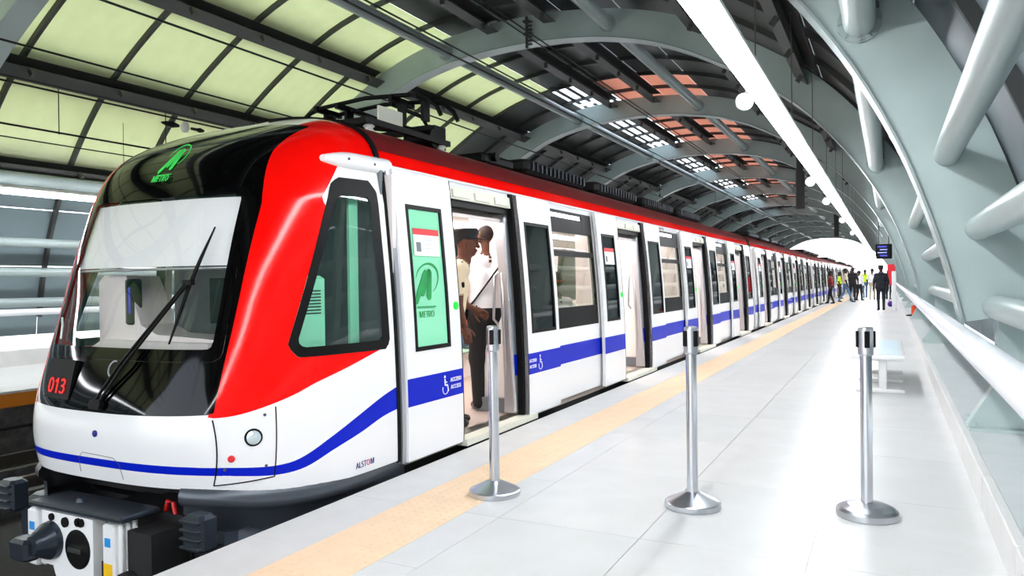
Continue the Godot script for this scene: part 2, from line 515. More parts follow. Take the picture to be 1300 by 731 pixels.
func build_roof():
	make_arch()
	var foot := t_of(7.33)
	# arches
	var g := G.new()
	band(g, 120 - foot, foot, 0.0, 0.55, 0.0, -0.3, 96)
	var web := g.mesh()
	g = G.new()
	band(g, 120 - foot, foot, -0.02, 0.0, 0.03, -0.33, 96)
	var flange := g.mesh()
	g = G.new()
	var fp := PackedVector2Array([Vector2(0.49, 0.2), Vector2(1.1, 0.2), Vector2(1.1, 1.0), Vector2(0.7, 1.0), Vector2(0.66, 0.5)])
	g.plate(fp, Vector3(0, 0, -0.08), Vector3.RIGHT, Vector3.UP, Vector3(0, 0, -0.14))
	g.box(Vector3(0.8, 0.21, -0.16), Vector3(0.6, 0.02, 0.4))
	for s in [0.53, 1.05]:
		for q in [0.0, -0.32]:
			g.lathe([[0.02, 0.23], [0.02, 0.26]], 6, Transform3D(Basis(), Vector3(s, 0, q)))
	var footm := g.mesh()
	g = G.new()
	var fp2 := PackedVector2Array()
	for p in fp: fp2.append(Vector2(2 * XC - p.x, p.y - 0.1))
	fp2.reverse()
	g.plate(fp2, Vector3(0, 0, -0.08), Vector3.RIGHT, Vector3.UP, Vector3(0, 0, -0.14))
	var footl := g.mesh()
	var where := ["first arch behind the camera", "large grey box arch closest to the camera at right", "second grey box arch, springing beside the bench", "third grey box arch from the camera", "fourth grey box arch from the camera", "fifth grey box arch from the camera", "sixth grey box arch down the platform", "seventh grey box arch down the platform", "eighth grey box arch down the platform", "ninth grey box arch down the platform", "tenth grey box arch down the platform", "eleventh grey box arch down the platform", "twelfth grey box arch down the platform", "last grey box arch by the bright opening"]
	for k in range(-1, 13):
		var r := base("roof_arch", Vector3(0, 0, Z0 - SP * k), where[k + 1], "arch", "arches of the station vault", "structure")
		mi("web", web, M.arch_paint, r)
		mi("flange", flange, M.tube_paint, r)
		mi("foot", footm, M.arch_paint, r)
		mi("foot", footl, M.arch_paint, r)
	# purlins, rafters, pipes and sheets
	var cl := base("ceiling", Vector3.ZERO, "vaulted station roof of grey, yellow and red sheets on dark purlins", "roof", "", "structure")
	var wr := base("wall_right", Vector3.ZERO, "grey sheet metal vault side behind the tubes beside the platform", "wall", "", "structure")
	var wl := base("wall_left", Vector3.ZERO, "pale sheet metal vault side behind the opposite platform", "wall", "", "structure")
	var cuts := [-7.41, -7.2, -6.85, -6.45, -5.3, -3.5, -1.85, -0.65, 0.65, 1.85, 3.5, 5.3, 6.45, 6.85, 7.2, 7.41]
	var tt := []
	for c in cuts: tt.append(t_of(c) if absf(c) < 7.4 else (0.0 if c < 0 else 119.99))
	var rz := SP / 5.0
	var sheets := []
	for b in cuts.size() - 1:
		g = G.new()
		band(g, tt[b] + 0.06, tt[b + 1] - 0.06, 0.72, 0.74, -0.01, -rz + 0.01, 5)
		sheets.append(g.mesh())
	for k in range(-2, 13):
		for j in 5:
			var z := Z0 - SP * k - 0.98 - rz * (j - 1)
			var rest := {}
			for b in cuts.size() - 1:
				var red: bool = z < -19.6 and z > -60
				if b == 6 and red: continue      # louvred slot, open to the sky
				var mm: Material = M.sheet_grey
				if b <= 2 or b >= 12: mm = M.wall_sheet
				if b >= 3 and b <= 5 and z > -19.5: mm = M.sheet_yellow
				if (b == 7 or b == 8) and red: mm = M.sheet_red
				var own: Node3D = wl if b <= 2 else (wr if b >= 12 else cl)
				if k <= 3:
					var o := mi("wall_sheet" if own != cl else "roof_sheet", sheets[b], mm, own)
					o.position.z = z
				else:
					if not rest.has(mm): rest[mm] = []
					rest[mm].append([b, own])
			for mm in rest:
				var st := SurfaceTool.new()
				for e in rest[mm]: st.append_from(sheets[e[0]], 0, Transform3D(Basis(), Vector3(0, 0, z)))
				mi("far_sheets", st.commit(), mm, cl).set_meta("kind", "stuff")
	# curved rafters under the sheets
	g = G.new()
	band(g, 2, 118, 0.62, 0.715, 0.03, -0.03, 72)
	var rafter := g.mesh()
	for k in range(-2, 13):
		for j in 5:
			mi("rafter", rafter, M.purlin_paint, cl).position.z = Z0 - SP * k - 0.98 - rz * (j - 1)
	# purlins: channels between the arches
	for c in [-6.45, -5.3, -3.5, -0.65, 0.65, 3.5, 5.3, 6.45]:
		var t := t_of(c)
		g = G.new()
		band(g, t - 0.95, t - 0.85, 0.36, 0.62, -0.3, -SP, 1, false)
		band(g, t - 0.95, t + 0.5, 0.345, 0.36, -0.3, -SP, 1, false)
		band(g, t - 0.95, t + 0.5, 0.605, 0.62, -0.3, -SP, 1, false)
		var pm := g.mesh()
		g = G.new()
		for j in 5:
			var zz := -0.98 - rz * (j - 1)
			band(g, t + 0.1, t + 0.5, 0.22, 0.345, zz + 0.03, zz - 0.03, 1, false)
		var cleat := g.mesh()
		# unseen strip added outside the sheets for the soft shade it casts
		g = G.new()
		band(g, t - 2.4, t + 1.2, 0.86, 0.98, 0.0, -SP, 2, false)
		var outer := g.mesh()
		for k in range(-2, 12):
			var o := mi("purlin", pm, M.purlin_paint, cl)
			o.position.z = Z0 - SP * k
			if k < 4: mi("cleat", cleat, M.purlin_paint, o)
			if c < 0 and k < 2: mi("added_shade_strip", outer, M.purlin_paint, o)
	# round pipes between the arches
	var pipes := [[-1.85, 0.25, 0.13], [1.85, 0.25, 0.13], [6.5, 0.22, 0.115], [-6.5, 0.22, 0.115]]
	var low := [[0.38, 2.18, 0.085], [0.571, 1.64, 0.085], [0.673, 1.08, 0.085]]
	for k in range(-2, 12):
		var zc := Z0 - SP * k
		for e in pipes:
			var p := arch(t_of(e[0]), e[1] if absf(e[0]) < 3 else 0.2, 0)
			pipe(cl, p, e[2], zc)
		for e in low:
			pipe(wr, Vector3(e[0], e[1], 0), e[2], zc, false)
			pipe(wl, Vector3(2 * XC - e[0], e[1] - 0.05, 0), e[2], zc, false)
	# louvre blades of the open slot
	for k in range(1, 7):
		for s in 4:
			g = G.new()
			var t := lerpf(tt[6], tt[7], (s + 0.4) / 4.0)
			band(g, t - 0.1, t + 0.5, 0.70, 0.72, -0.3 if k > 1 else -5.6, -SP, 1, false)
			part("louvre_blade", g, M.purlin_paint, cl).position.z = Z0 - SP * k
	# round handrail inside the arches
	var hr := base("handrail_tube", Vector3(0.37, 0.95, 0), "thick white tubular rail running along the vault feet", "handrail")
	g = G.new()
	g.tube([Vector3(0, 0, 4.0), Vector3(0, 0, -104)], 0.063, 24)
	part("tube", g, M.rail_paint, hr)
	for k in range(0, 7):
		g = G.new()
		g.bar(Vector3(0, -0.03, Z0 - SP * k - 0.15), Vector3(0.22, -0.16, Z0 - SP * k - 0.15), 0.06, 0.06)
		part("bracket", g, M.tube_paint, hr)
	var hl := base("handrail_tube", Vector3(2 * XC - 0.37, 0.86, 0), "thin white tubular rail along the opposite vault wall", "handrail")
	g = G.new()
	g.tube([Vector3(0, 0, 4.0), Vector3(0, 0, -104)], 0.06, 12)
	part("tube", g, M.rail_paint, hl)

var pipe_mesh := {}
func pipe(own: Node3D, p: Vector3, r: float, zc: float, fl := true):
	if not pipe_mesh.has(r):
		var g := G.new()
		g.tube([Vector3(0, 0, -0.3), Vector3(0, 0, -SP)], r, 20)
		var f := G.new()
		var xf := Transform3D(Basis(Vector3.RIGHT, PI / 2), Vector3.ZERO)
		for e in [[-0.3, -1.0], [-SP, 1.0]]:
			f.lathe([[r * 1.35, 0.0], [r * 1.35, 0.035]], 20, Transform3D(xf.basis, Vector3(0, 0, e[0] + (0.0 if e[1] > 0 else -0.035))))
			for i in 8:
				var a := TAU * i / 8
				f.lathe([[0.012, 0.0], [0.012, 0.02]], 6, Transform3D(xf.basis, Vector3(cos(a) * r * 1.2, sin(a) * r * 1.2, e[0] + (0.035 if e[1] > 0 else -0.055))))
		pipe_mesh[r] = [g.mesh(), f.mesh()]
	var o := mi("roof_pipe" if fl else "wall_tube", pipe_mesh[r][0], M.tube_paint, own)
	o.position = Vector3(p.x, p.y, zc)
	if fl: mi("bolted_flange", pipe_mesh[r][1], M.tube_paint, o)

# ---------------- lamps
func build_lamps():
	var spots := [[Vector3(-1.03, 2.98, 0), "long continuous white tube light hanging over the platform", 0.2], [Vector3(2 * XC + 1.03, 2.86, 0), "bright light line over the opposite platform", 0.2]]
	for e in spots:
		var o := base("strip_light", e[0], e[1], "light")
		var g := G.new()
		g.rbox(Vector3(0, 0.075, -45.5), Vector3(e[2], 0.07, 109), 0.02)
		part("housing", g, M.white_paint, o)
		g = G.new()
		g.rbox(Vector3(0, 0.01, -45.5), Vector3(e[2] - 0.03, 0.08, 109), 0.025)
		part("diffuser_lamp", g, M.lamp_white, o)
		for k in range(0, 8):
			for q in [0.2, 2.8, 5.4]:
				g = G.new()
				var z: float = Z0 - SP * k - q
				var t := t_of((e[0].x - XC))
				g.tube([Vector3(0.06, 0.1, z), Vector3(0.06, arch(t, 0.5, 0).y - e[0].y, z)], 0.006, 5)
				part("hanger_rod", g, M.rail_steel, o)
		for k in 7:
			var l := AreaLight3D.new()
			l.name = "strip_glow"
			l.area_size = Vector2(0.18, 15.5)
			l.light_energy = 6.3
			l.light_color = Color(0.97, 0.985, 1.0)
			l.shadow_enabled = true
			o.add_child(l, true)
			l.position = Vector3(0, -0.036, 9.0 - 7.75 - 15.5 * k)
			l.rotation = Vector3(-PI / 2, 0, 0)

# ---------------- train
const HWB := [[-0.2, 1.09], [0.0, 1.115], [0.1, 1.125], [0.6, 1.12], [1.17, 1.095], [1.66, 1.055], [2.07, 1.015], [2.15, 1.0], [2.25, 0.965], [2.33, 0.905], [2.40, 0.81], [2.46, 0.67], [2.50, 0.47], [2.53, 0.23], [2.54, 0.0]]
const NOSE := [[0.0, -2.83], [0.1, -2.80], [0.2, -2.77], [0.38, -2.74], [0.57, -2.76], [0.8, -2.83], [1.13, -2.94], [1.5, -3.05], [1.81, -3.16], [2.0, -3.24], [2.16, -3.36], [2.29, -3.55], [2.38, -3.74], [2.46, -3.95], [2.51, -4.1], [2.54, -4.2]]
const ZC := -4.2         # where the cab meets the first door

func tab(a: Array, y: float) -> float:
	if y <= a[0][0]: return a[0][1]
	for i in a.size() - 1:
		if y <= a[i + 1][0]:
			var p0: Array = a[maxi(i - 1, 0)]
			var p3: Array = a[mini(i + 2, a.size() - 1)]
			var d: float = a[i + 1][0] - a[i][0]
			var u: float = (y - a[i][0]) / d
			var m1: float = (a[i + 1][1] - p0[1]) / maxf(a[i + 1][0] - p0[0], 0.001) * d
			var m2: float = (p3[1] - a[i][1]) / maxf(p3[0] - a[i][0], 0.001) * d
			return (2 * u * u * u - 3 * u * u + 1) * a[i][1] + (u * u * u - 2 * u * u + u) * m1 + (-2 * u * u * u + 3 * u * u) * a[i + 1][1] + (u * u * u - u * u) * m2
	return a[-1][1]

var nose_t: Array = []
func nose_f(y: float) -> float:     # the front profile, evened out
	if nose_t.is_empty():
		for i in 301:
			var yy := -0.2 + 0.01 * i
			var s := 0.0
			var w := 0.0
			for k in range(-14, 15):
				var q := exp(-k * k / 60.0)
				var y2 := yy + 0.01 * k
				s += q * (tab(NOSE, y2) if y2 < 2.54 else -4.2 - (y2 - 2.54) * 4.0)
				w += q
			nose_t.append(s / w)
	var u := clampf((y + 0.2) / 0.01, 0.0, 299.99)
	return lerpf(nose_t[int(u)], nose_t[int(u) + 1], u - int(u))

func hw(y: float) -> float:
	return maxf(tab(HWB, y), 0.0)

func sx(y: float, off: float, side := 1.0) -> float:   # x of the side wall, train axes
	return side * (hw(y) + off)

# a curved panel of the side wall between z0 > z1 and y0 < y1
func patch(g: G, z0: float, z1: float, y0: float, y1: float, off: float, thick := 0.03, side := 1.0):
	var n := maxi(1, int(ceil((y1 - y0) / 0.15)))
	var rings := []
	for i in n + 1:
		var y := lerpf(y0, y1, float(i) / n)
		var a := sx(y, off, side)
		var b := sx(y, off - thick, side)
		rings.append(PackedVector3Array([Vector3(a, y, z0), Vector3(a, y, z1), Vector3(b, y, z1), Vector3(b, y, z0)]))
	for k in 4:
		g.st.set_smooth_group(k + 1)
		for i in n:
			var j := (k + 1) % 4
			g.quad(rings[i][k], rings[i + 1][k], rings[i + 1][j], rings[i][j])
	g.smooth(false)
	g.quad(rings[0][0], rings[0][1], rings[0][2], rings[0][3])
	g.quad(rings[n][3], rings[n][2], rings[n][1], rings[n][0])

func frame_patch(g: G, z0, z1, y0, y1, w, off, thick, side := 1.0):
	patch(g, z0, z1, y0, y0 + w, off, thick, side)
	patch(g, z0, z1, y1 - w, y1, off, thick, side)
	patch(g, z0, z0 - w, y0 + w, y1 - w, off, thick, side)
	patch(g, z1 + w, z1, y0 + w, y1 - w, off, thick, side)

# surface split by a function of the point: keeps what is inside
class Shell:
	var p := []      # triangles as [a, b, c] of [position, normal]
	func split(f: Callable) -> Array:
		var a := Shell.new()
		var b := Shell.new()
		for t in p:
			var v := [f.call(t[0][0]), f.call(t[1][0]), f.call(t[2][0])]
			if v[0] >= 0 and v[1] >= 0 and v[2] >= 0: a.p.append(t); continue
			if v[0] < 0 and v[1] < 0 and v[2] < 0: b.p.append(t); continue
			var pa := []
			var pb := []
			for i in 3:
				var j := (i + 1) % 3
				if v[i] >= 0: pa.append(t[i])
				else: pb.append(t[i])
				if (v[i] >= 0) != (v[j] >= 0):
					var u: float = v[i] / (v[i] - v[j])
					var q := [t[i][0].lerp(t[j][0], u), t[i][1].lerp(t[j][1], u).normalized()]
					pa.append(q)
					pb.append(q)
			for i in range(1, pa.size() - 1): a.p.append([pa[0], pa[i], pa[i + 1]])
			for i in range(1, pb.size() - 1): b.p.append([pb[0], pb[i], pb[i + 1]])
		return [a, b]
	func mesh(off := 0.0) -> ArrayMesh:
		var v := PackedVector3Array()
		var n := PackedVector3Array()
		for t in p:
			for q in t:
				v.append(q[0] + q[1] * off)
				n.append(q[1])
		var arr := []
		arr.resize(Mesh.ARRAY_MAX)
		arr[Mesh.ARRAY_VERTEX] = v
		arr[Mesh.ARRAY_NORMAL] = n
		var m := ArrayMesh.new()
		if v.size(): m.add_surface_from_arrays(Mesh.PRIMITIVE_TRIANGLES, arr)
		return m

func sd_poly(p: Vector2, v: PackedVector2Array) -> float:   # positive inside
	var d := 1e9
	for i in v.size():
		d = minf(d, p.distance_to(Geometry2D.get_closest_point_to_segment(p, v[i], v[(i + 1) % v.size()])))
	return d if Geometry2D.is_point_in_polygon(p, v) else -d

func cab_skin() -> Shell:
	var s := Shell.new()
	var rows := []
	var ys := []
	var y := 0.05
	while y < 2.1: ys.append(y); y += 0.03
	for i in 30: ys.append(lerpf(2.1, 2.5395, sin(PI / 2 * i / 29.0)))
	var m := 120
	for yy in ys:
		var w: float = hw(yy) + 0.025 * clampf((2.15 - yy) / 0.3, 0, 1)
		var l: float = maxf(nose_f(yy) - ZC, 0.004)
		var cv := []
		for i in 361:
			var a := PI * i / 360.0
			var c := cos(a)
			cv.append(Vector2(-signf(c) * w * pow(absf(c), 2.0 / 3.0), ZC + l * pow(absf(sin(a)), 0.5)))
		var run := [0.0]
		for i in 360: run.append(run[-1] + cv[i].distance_to(cv[i + 1]))
		var row := []
		var j := 0
		for i in m + 1:
			var d: float = run[-1] * i / m
			while j < 359 and run[j + 1] < d: j += 1
			var q: Vector2 = cv[j].lerp(cv[j + 1], clampf((d - run[j]) / maxf(run[j + 1] - run[j], 1e-6), 0, 1))
			row.append(Vector3(q.x, yy, q.y))
		rows.append(row)
	var nr := []
	for k in rows.size():
		var row := []
		for i in m + 1:
			var du: Vector3 = rows[k][mini(i + 1, m)] - rows[k][maxi(i - 1, 0)]
			var dv: Vector3 = rows[mini(k + 1, rows.size() - 1)][i] - rows[maxi(k - 1, 0)][i]
			row.append(du.cross(dv).normalized())
		nr.append(row)
	for k in rows.size() - 1:
		for i in m:
			var a := [rows[k][i], nr[k][i]]
			var b := [rows[k + 1][i], nr[k + 1][i]]
			var c := [rows[k + 1][i + 1], nr[k + 1][i + 1]]
			var d := [rows[k][i + 1], nr[k][i + 1]]
			s.p.append([a, b, c])
			s.p.append([a, c, d])
	return s

# where a line into the nose at (x, y) meets it
func nose_z(x: float, y: float) -> float:
	var w: float = hw(y) + 0.025 * clampf((2.15 - y) / 0.3, 0, 1)
	var l: float = nose_f(y) - ZC
	return ZC + l * pow(maxf(1.0 - pow(absf(x) / w, 3), 0.0), 0.25)

func on_nose(x: float, y: float, out := 0.0) -> Vector3:
	var e := 0.02
	var p := Vector3(x, y, nose_z(x, y))
	var n := Vector3(e, 0, nose_z(x + e, y) - p.z).cross(Vector3(0, e, nose_z(x, y + e) - p.z)).normalized()
	return p + n * out

func round_rect(p: Vector2, c: Vector2, h: Vector2, r: float) -> float:
	var q := (p - c).abs() - h + Vector2(r, r)
	return -(Vector2(maxf(q.x, 0), maxf(q.y, 0)).length() + minf(maxf(q.x, q.y), 0.0) - r)

func build_cab(car: Node3D):
	var sk := cab_skin()
	var wout := PackedVector2Array([Vector2(-3.69, 1.94), Vector2(-3.76, 1.99), Vector2(-4.06, 2.0), Vector2(-4.13, 1.93), Vector2(-4.145, 0.91), Vector2(-4.1, 0.855), Vector2(-3.33, 0.868), Vector2(-3.28, 0.94)])
	var win := PackedVector2Array([Vector2(-3.715, 1.84), Vector2(-3.75, 1.87), Vector2(-4.02, 1.885), Vector2(-4.045, 1.85), Vector2(-4.06, 0.95), Vector2(-4.04, 0.92), Vector2(-3.37, 0.925), Vector2(-3.34, 0.96)])
	var f_wout := func(q: Vector3): return sd_poly(Vector2(q.z, q.y), wout) if absf(q.x) > 0.7 else -1.0
	var f_win := func(q: Vector3): return sd_poly(Vector2(q.z, q.y), win)
	var f_ws := func(q: Vector3): return round_rect(Vector2((q.x - 0.05) * (1.0 + 0.06 * (q.y - 1.39)), q.y), Vector2(0, 1.395), Vector2(0.68, 0.46), 0.03)
	var f_wsf := func(q: Vector3): return round_rect(Vector2((q.x - 0.05) * (1.0 + 0.06 * (q.y - 1.39)), q.y), Vector2(0, 1.395), Vector2(0.735, 0.53), 0.05)
	var f_black := func(q: Vector3):
		var b := 0.765 - 0.06 * clampf((q.y - 1.8) / 0.35, 0, 1)
		return minf(minf(b - absf(q.x - 0.06), q.y - (0.565 + 0.02 * q.x * q.x)), q.z + 3.80 if q.y > 2.1 else 1.0)
	var lower := func(z: float): return tab([[2.80, 0.56], [2.92, 0.56], [3.0, 0.57], [3.16, 0.615], [3.32, 0.665], [3.43, 0.705], [3.71, 0.775], [4.15, 0.883], [4.3, 0.91]], -z)
	var f_red := func(q: Vector3):
		var zl: float = -4.145 + 0.56 * (q.y - 0.88) if q.y < 1.84 else -3.607 - 0.78 * (q.y - 1.84)
		var w: float = (q.z - zl) * 0.85     # ahead of the slanted white field
		if q.y > 2.0: w = maxf(w, q.y - 2.14)
		return minf(minf(q.y - lower.call(q.z), w), absf(q.x - 0.06) - (0.74 if q.y < 1.6 else 0.6))
	var up := func(z: float): return tab([[2.6, 0.31], [2.92, 0.285], [3.15, 0.262], [3.3, 0.275], [3.53, 0.36], [3.82, 0.466], [4.05, 0.544], [4.27, 0.6]], -z)
	var lo := func(z: float): return tab([[2.6, 0.262], [2.92, 0.238], [3.17, 0.207], [3.34, 0.217], [3.55, 0.28], [3.82, 0.346], [4.05, 0.408], [4.27, 0.44]], -z)
	var f_blue := func(q: Vector3): return minf(up.call(q.z) - q.y, q.y - lo.call(q.z))
	var f_low := func(q: Vector3): return q.y - tab([[2.6, 0.165], [2.85, 0.16], [2.95, 0.145], [3.05, 0.125], [3.2, 0.105], [3.42, 0.09], [3.75, 0.075], [4.3, 0.07]], -q.z)
	var r := sk.split(f_wout)
	var ring: Array = r[0].split(f_win)
	var sg := part("side_window", ring[0].mesh(-0.004), M.cab_glass, car)
	part("window_frame", ring[1].mesh(0.004), M.rubber, sg)
	r = r[1].split(f_wsf)
	var wf: Array = r[0].split(f_ws)
	# the frames and glass of the front only; the split box runs back through the cab
	var front := func(q: Vector3): return q.z + 3.6
	var ws: Array = wf[0].split(front)
	var fr: Array = wf[1].split(front)
	var wsp := part("windscreen", ws[0].mesh(-0.006), M.cab_glass, car)
	part("windscreen_frame", fr[0].mesh(0.004), M.train_black, wsp)
	r = r[1].split(f_black)
	part("front_mask", r[0].mesh(), M.train_black, car)
	r = r[1].split(f_red)
	part("red_band", r[0].mesh(), M.train_red, car)
	r = r[1].split(f_low)
	r = r[0].split(f_blue)
	part("blue_stripe", r[0].mesh(), M.train_blue, car)
	part("white_shell", r[1].mesh(), M.train_white, car)
	# cab floor and bulkhead
	var g := G.new()
	g.box(Vector3(0, 0.1, -3.68), Vector3(1.5, 0.06, 1.0))
	part("cab_floor", g, M.grey_plastic, car)
	g = G.new()
	g.box(Vector3(0, 1.15, -4.19), Vector3(2.1, 2.0, 0.03))
	part("cab_bulkhead", g, M.grey_plastic, car)
	g = G.new()
	g.box(Vector3(0, 1.15, -4.165), Vector3(0.62, 1.75, 0.02))
	part("bulkhead_door", g, M.black_cloth, car)
	# blind behind the windscreen
	g = G.new()
	g.smooth(true)
	var ring0 := []
	for yy in [1.42, 1.55, 1.7, 1.84]:
		var row := PackedVector3Array()
		for i in 17:
			var xx := lerpf(-0.64, 0.74, i / 16.0)
			row.append(Vector3(xx, yy, nose_z(xx, yy) - 0.03))
		ring0.append(row)
	g.loft(ring0, false)
	var bl := part("sun_blind", g, M.blind_white, car)
	g = G.new()
	var bp := []
	for i in 9: bp.append(on_nose(lerpf(-0.63, 0.73, i / 8.0), 1.415, -0.035))
	g.tube(bp, 0.01, 6)
	part("blind_bar", g, M.aluminium, bl)
	# driver's desk
	g = G.new()
	g.rbox(Vector3(0.05, 0.62, -3.25), Vector3(1.2, 0.66, 0.34), 0.05)
	var dk := part("driver_desk", g, M.inner_white, car)
	g = G.new()
	g.plate(PackedVector2Array([Vector2(-0.62, 0.9), Vector2(-0.62, 1.33), Vector2(-0.56, 1.38), Vector2(-0.34, 1.37), Vector2(-0.3, 1.3), Vector2(-0.2, 1.05), Vector2(-0.05, 0.99), Vector2(0.7, 0.96), Vector2(0.7, 0.9)]), Vector3(0.05, 0, -3.2), Vector3.RIGHT, Vector3.UP, Vector3(0, 0, -0.25))
	part("console_hood", g, M.inner_white, dk)
	g = G.new()
	g.rbox(Vector3(-0.28, 1.2, -3.24), Vector3(0.16, 0.3, 0.09), 0.01, Basis(Vector3.UP, -0.5))
	part("monitor", g, M.rubber, dk)
	g = G.new()
	g.box(Vector3(-0.255, 1.21, -3.19), Vector3(0.09, 0.17, 0.01), Basis(Vector3.UP, -0.5))
	part("monitor_screen", g, M.screen_blue, dk)
	g = G.new()
	g.box(Vector3(0.42, 1.2, -3.5), Vector3(0.5, 0.3, 0.05))
	part("switch_panel", g, M.rubber, dk)
	# driver's seat and ventilation cabinet by the side window
	g = G.new()
	g.rbox(Vector3(0.42, 0.62, -3.7), Vector3(0.5, 0.12, 0.44), 0.04)
	g.rbox(Vector3(0.42, 1.15, -3.96), Vector3(0.52, 0.95, 0.12), 0.06, Basis(Vector3.RIGHT, 0.12))
	g.lathe([[0.06, 0.1], [0.06, 0.6]], 10, Transform3D(Basis(), Vector3(0.42, 0, -3.7)))
	g.tube([Vector3(0.7, 0.62, -3.95), Vector3(0.72, 0.82, -3.85), Vector3(0.72, 0.86, -3.6), Vector3(0.72, 0.84, -3.5)], 0.025, 8)
	part("driver_seat", g, M.black_cloth, car)
	g = G.new()
	g.rbox(Vector3(0.84, 0.78, -3.53), Vector3(0.3, 1.15, 0.3), 0.02)
	var vc := part("vent_cabinet", g, M.mint, car)
	g = G.new()
	for i in 8:
		g.box(Vector3(0.992, 1.12 + 0.02 * i, -3.53), Vector3(0.006, 0.007, 0.18))
	part("vent_grille", g, M.rubber, vc)
	g = G.new()
	g.box(Vector3(0.96, 1.4, -3.98), Vector3(0.02, 1.1, 0.09))
	part("door_pillar", g, M.mint, car)
	# lamps, markers and panel joints
	for s in [1, -1]:
		var c := side_nose(0.44, -3.06, s)
		g = G.new()
		g.lathe([[0.05, -0.03], [0.05, 0.003], [0.042, 0.005]], 28, c)
		var hl := part("headlight", g, M.rubber, car)
		g = G.new()
		g.lathe([[0.04, 0.0], [0.039, 0.01], [0.025, 0.017], [0.001, 0.02]], 24, c)
		part("headlight_lens", g, M.headlamp_glass, hl)
		g = G.new()
		g.lathe([[0.02, -0.01], [0.02, 0.004], [0.012, 0.01]], 14, side_nose(0.33, -2.97, s))
		part("marker_light", g, M.print_red, car)
		for q in [[0.56, -3.12], [0.27, -2.95], [0.27, -3.12]]:
			g = G.new()
			g.lathe([[0.009, -0.01], [0.009, 0.002]], 8, side_nose(q[0], q[1], s))
			part("panel_screw", g, M.skirt_grey, car)
		for q in [[[0.18, -2.925], [0.55, -2.915]], [[0.6, -3.178], [0.2, -3.165]], [[0.2, -3.165], [0.18, -2.925]]]:
			g = G.new()
			var pts := []
			for i in 9:
				pts.append(side_nose(lerpf(q[0][0], q[1][0], i / 8.0), lerpf(q[0][1], q[1][1], i / 8.0), s).origin)
			g.tube(pts, 0.004, 5)
			part("panel_joint", g, M.rubber, car)
	g = G.new()
	g.lathe([[0.02, -0.01], [0.02, 0.006], [0.012, 0.01]], 16, Transform3D(Basis(Vector3.RIGHT, PI / 2), on_nose(0.05, 0.445)))
	part("camera_port", g, M.print_blue, car)
	g = G.new()
	var hat := []
	for q in [[-0.13, 0.2], [-0.12, 0.29], [-0.08, 0.325], [0.2, 0.315], [0.24, 0.28], [0.25, 0.19]]: hat.append(on_nose(q[0], q[1], 0.001))
	g.tube(hat, 0.002, 4)
	part("hatch_joint", g, M.skirt_grey, car)
	# route display
	g = G.new()
	g.box(on_nose(-0.39, 0.735) + Vector3(0, 0, -0.005), Vector3(0.3, 0.24, 0.03), Basis(Vector3.UP, -0.12) * Basis(Vector3.RIGHT, -0.22))
	var dp := part("route_display", g, M.rubber, car)
	var db := Basis(Vector3.UP, -0.12) * Basis(Vector3.RIGHT, -0.22)
	text("display_digits", "013", M.led_red, 0.12, Transform3D(db, on_nose(-0.39, 0.69, 0.014)), dp, 0.002, "Droid Sans Mono")
	g = G.new()
	for i in 3:
		g = G.new()
		g.rbox(on_nose(-0.47 + i * 0.085, 0.815, 0.014), Vector3(0.05 - 0.02 * (i % 2), 0.02, 0.004), 0.004, db)
		part("display_mark", g, M.led_red, dp)
	# emblem over the windscreen
	var em := mi("emblem", emblem_mesh(0.22), M.logo_green, car)
	var eb := Basis(Vector3.RIGHT, -0.62)
	em.transform = Transform3D(eb * Basis.from_scale(Vector3(0.78, 1.12, 1.0)), on_nose(0.045, 2.115, 0.006))
	text("emblem_word", "METRO", M.logo_green, 0.06, Transform3D(eb * Basis(Vector3.RIGHT, 0.04), on_nose(-0.015, 1.992, 0.006)), em, 0.003).transform = Transform3D(Basis(Vector3.RIGHT, 0.13), Vector3(-0.015, -0.145, 0.006))
	# wipers
	g = G.new()
	for s in [0.0, 0.045]:
		g.tube([on_nose(0.02 + s, 0.61, 0.02), on_nose(0.2 + s * 0.8, 0.83, 0.05), on_nose(0.53 + s * 0.3, 1.29, 0.05)], 0.009, 6)
		g.lathe([[0.03, 0.0], [0.03, 0.03]], 12, Transform3D(Basis(Vector3.RIGHT, PI / 2 - 0.2), on_nose(0.02 + s, 0.61)))
	g.box(on_nose(0.545, 1.31, 0.04), Vector3(0.07, 0.03, 0.03))
	var wp := part("wiper_arm", g, M.rubber, car)
	g = G.new()
	g.tube([on_nose(0.5, 0.96, 0.02), on_nose(0.545, 1.3, 0.025), on_nose(0.575, 1.46, 0.02), on_nose(0.61, 1.645, 0.015)], [0.006, 0.014, 0.011, 0.005], 6)
	part("wiper_blade", g, M.rubber, wp)
	g = G.new()
	for i in 14:
		var a0 := lerpf(2.0, 4.9, i / 13.0)
		g.ball(on_nose(0.1 + 0.045 * cos(a0 - 0.6), 0.815 + 0.045 * sin(a0 - 0.6), 0.002), Vector3.ONE * 0.007, 6)
	part("washer_ring", g, M.aluminium, car)
	g = G.new()
	g.tube([on_nose(-0.53, 0.97, 0.012), on_nose(-0.56, 1.05, 0.014), on_nose(-0.6, 1.1, 0.016)], 0.006, 5)
	part("blind_cord", g, M.print_white, car)
	# camera pod above the side window
	g = G.new()
	var rings := []
	for i in 9:
		var u := i / 8.0
		var sc := 0.35 + 0.65 * sin(minf(u * 2.4, 1.0) * PI / 2)
		var z := lerpf(-3.66, -4.3, u)
		var ring2 := PackedVector3Array()
		for k in 14:
			var a := TAU * k / 14
			ring2.append(Vector3(0.99 + 0.075 * sc * cos(a), 2.105 + 0.02 * u + 0.062 * sc * sin(a), z))
		rings.append(ring2)
	g.smooth(true)
	g.loft(rings, true, true)
	var pod := part("camera_pod", g, M.train_white, car)
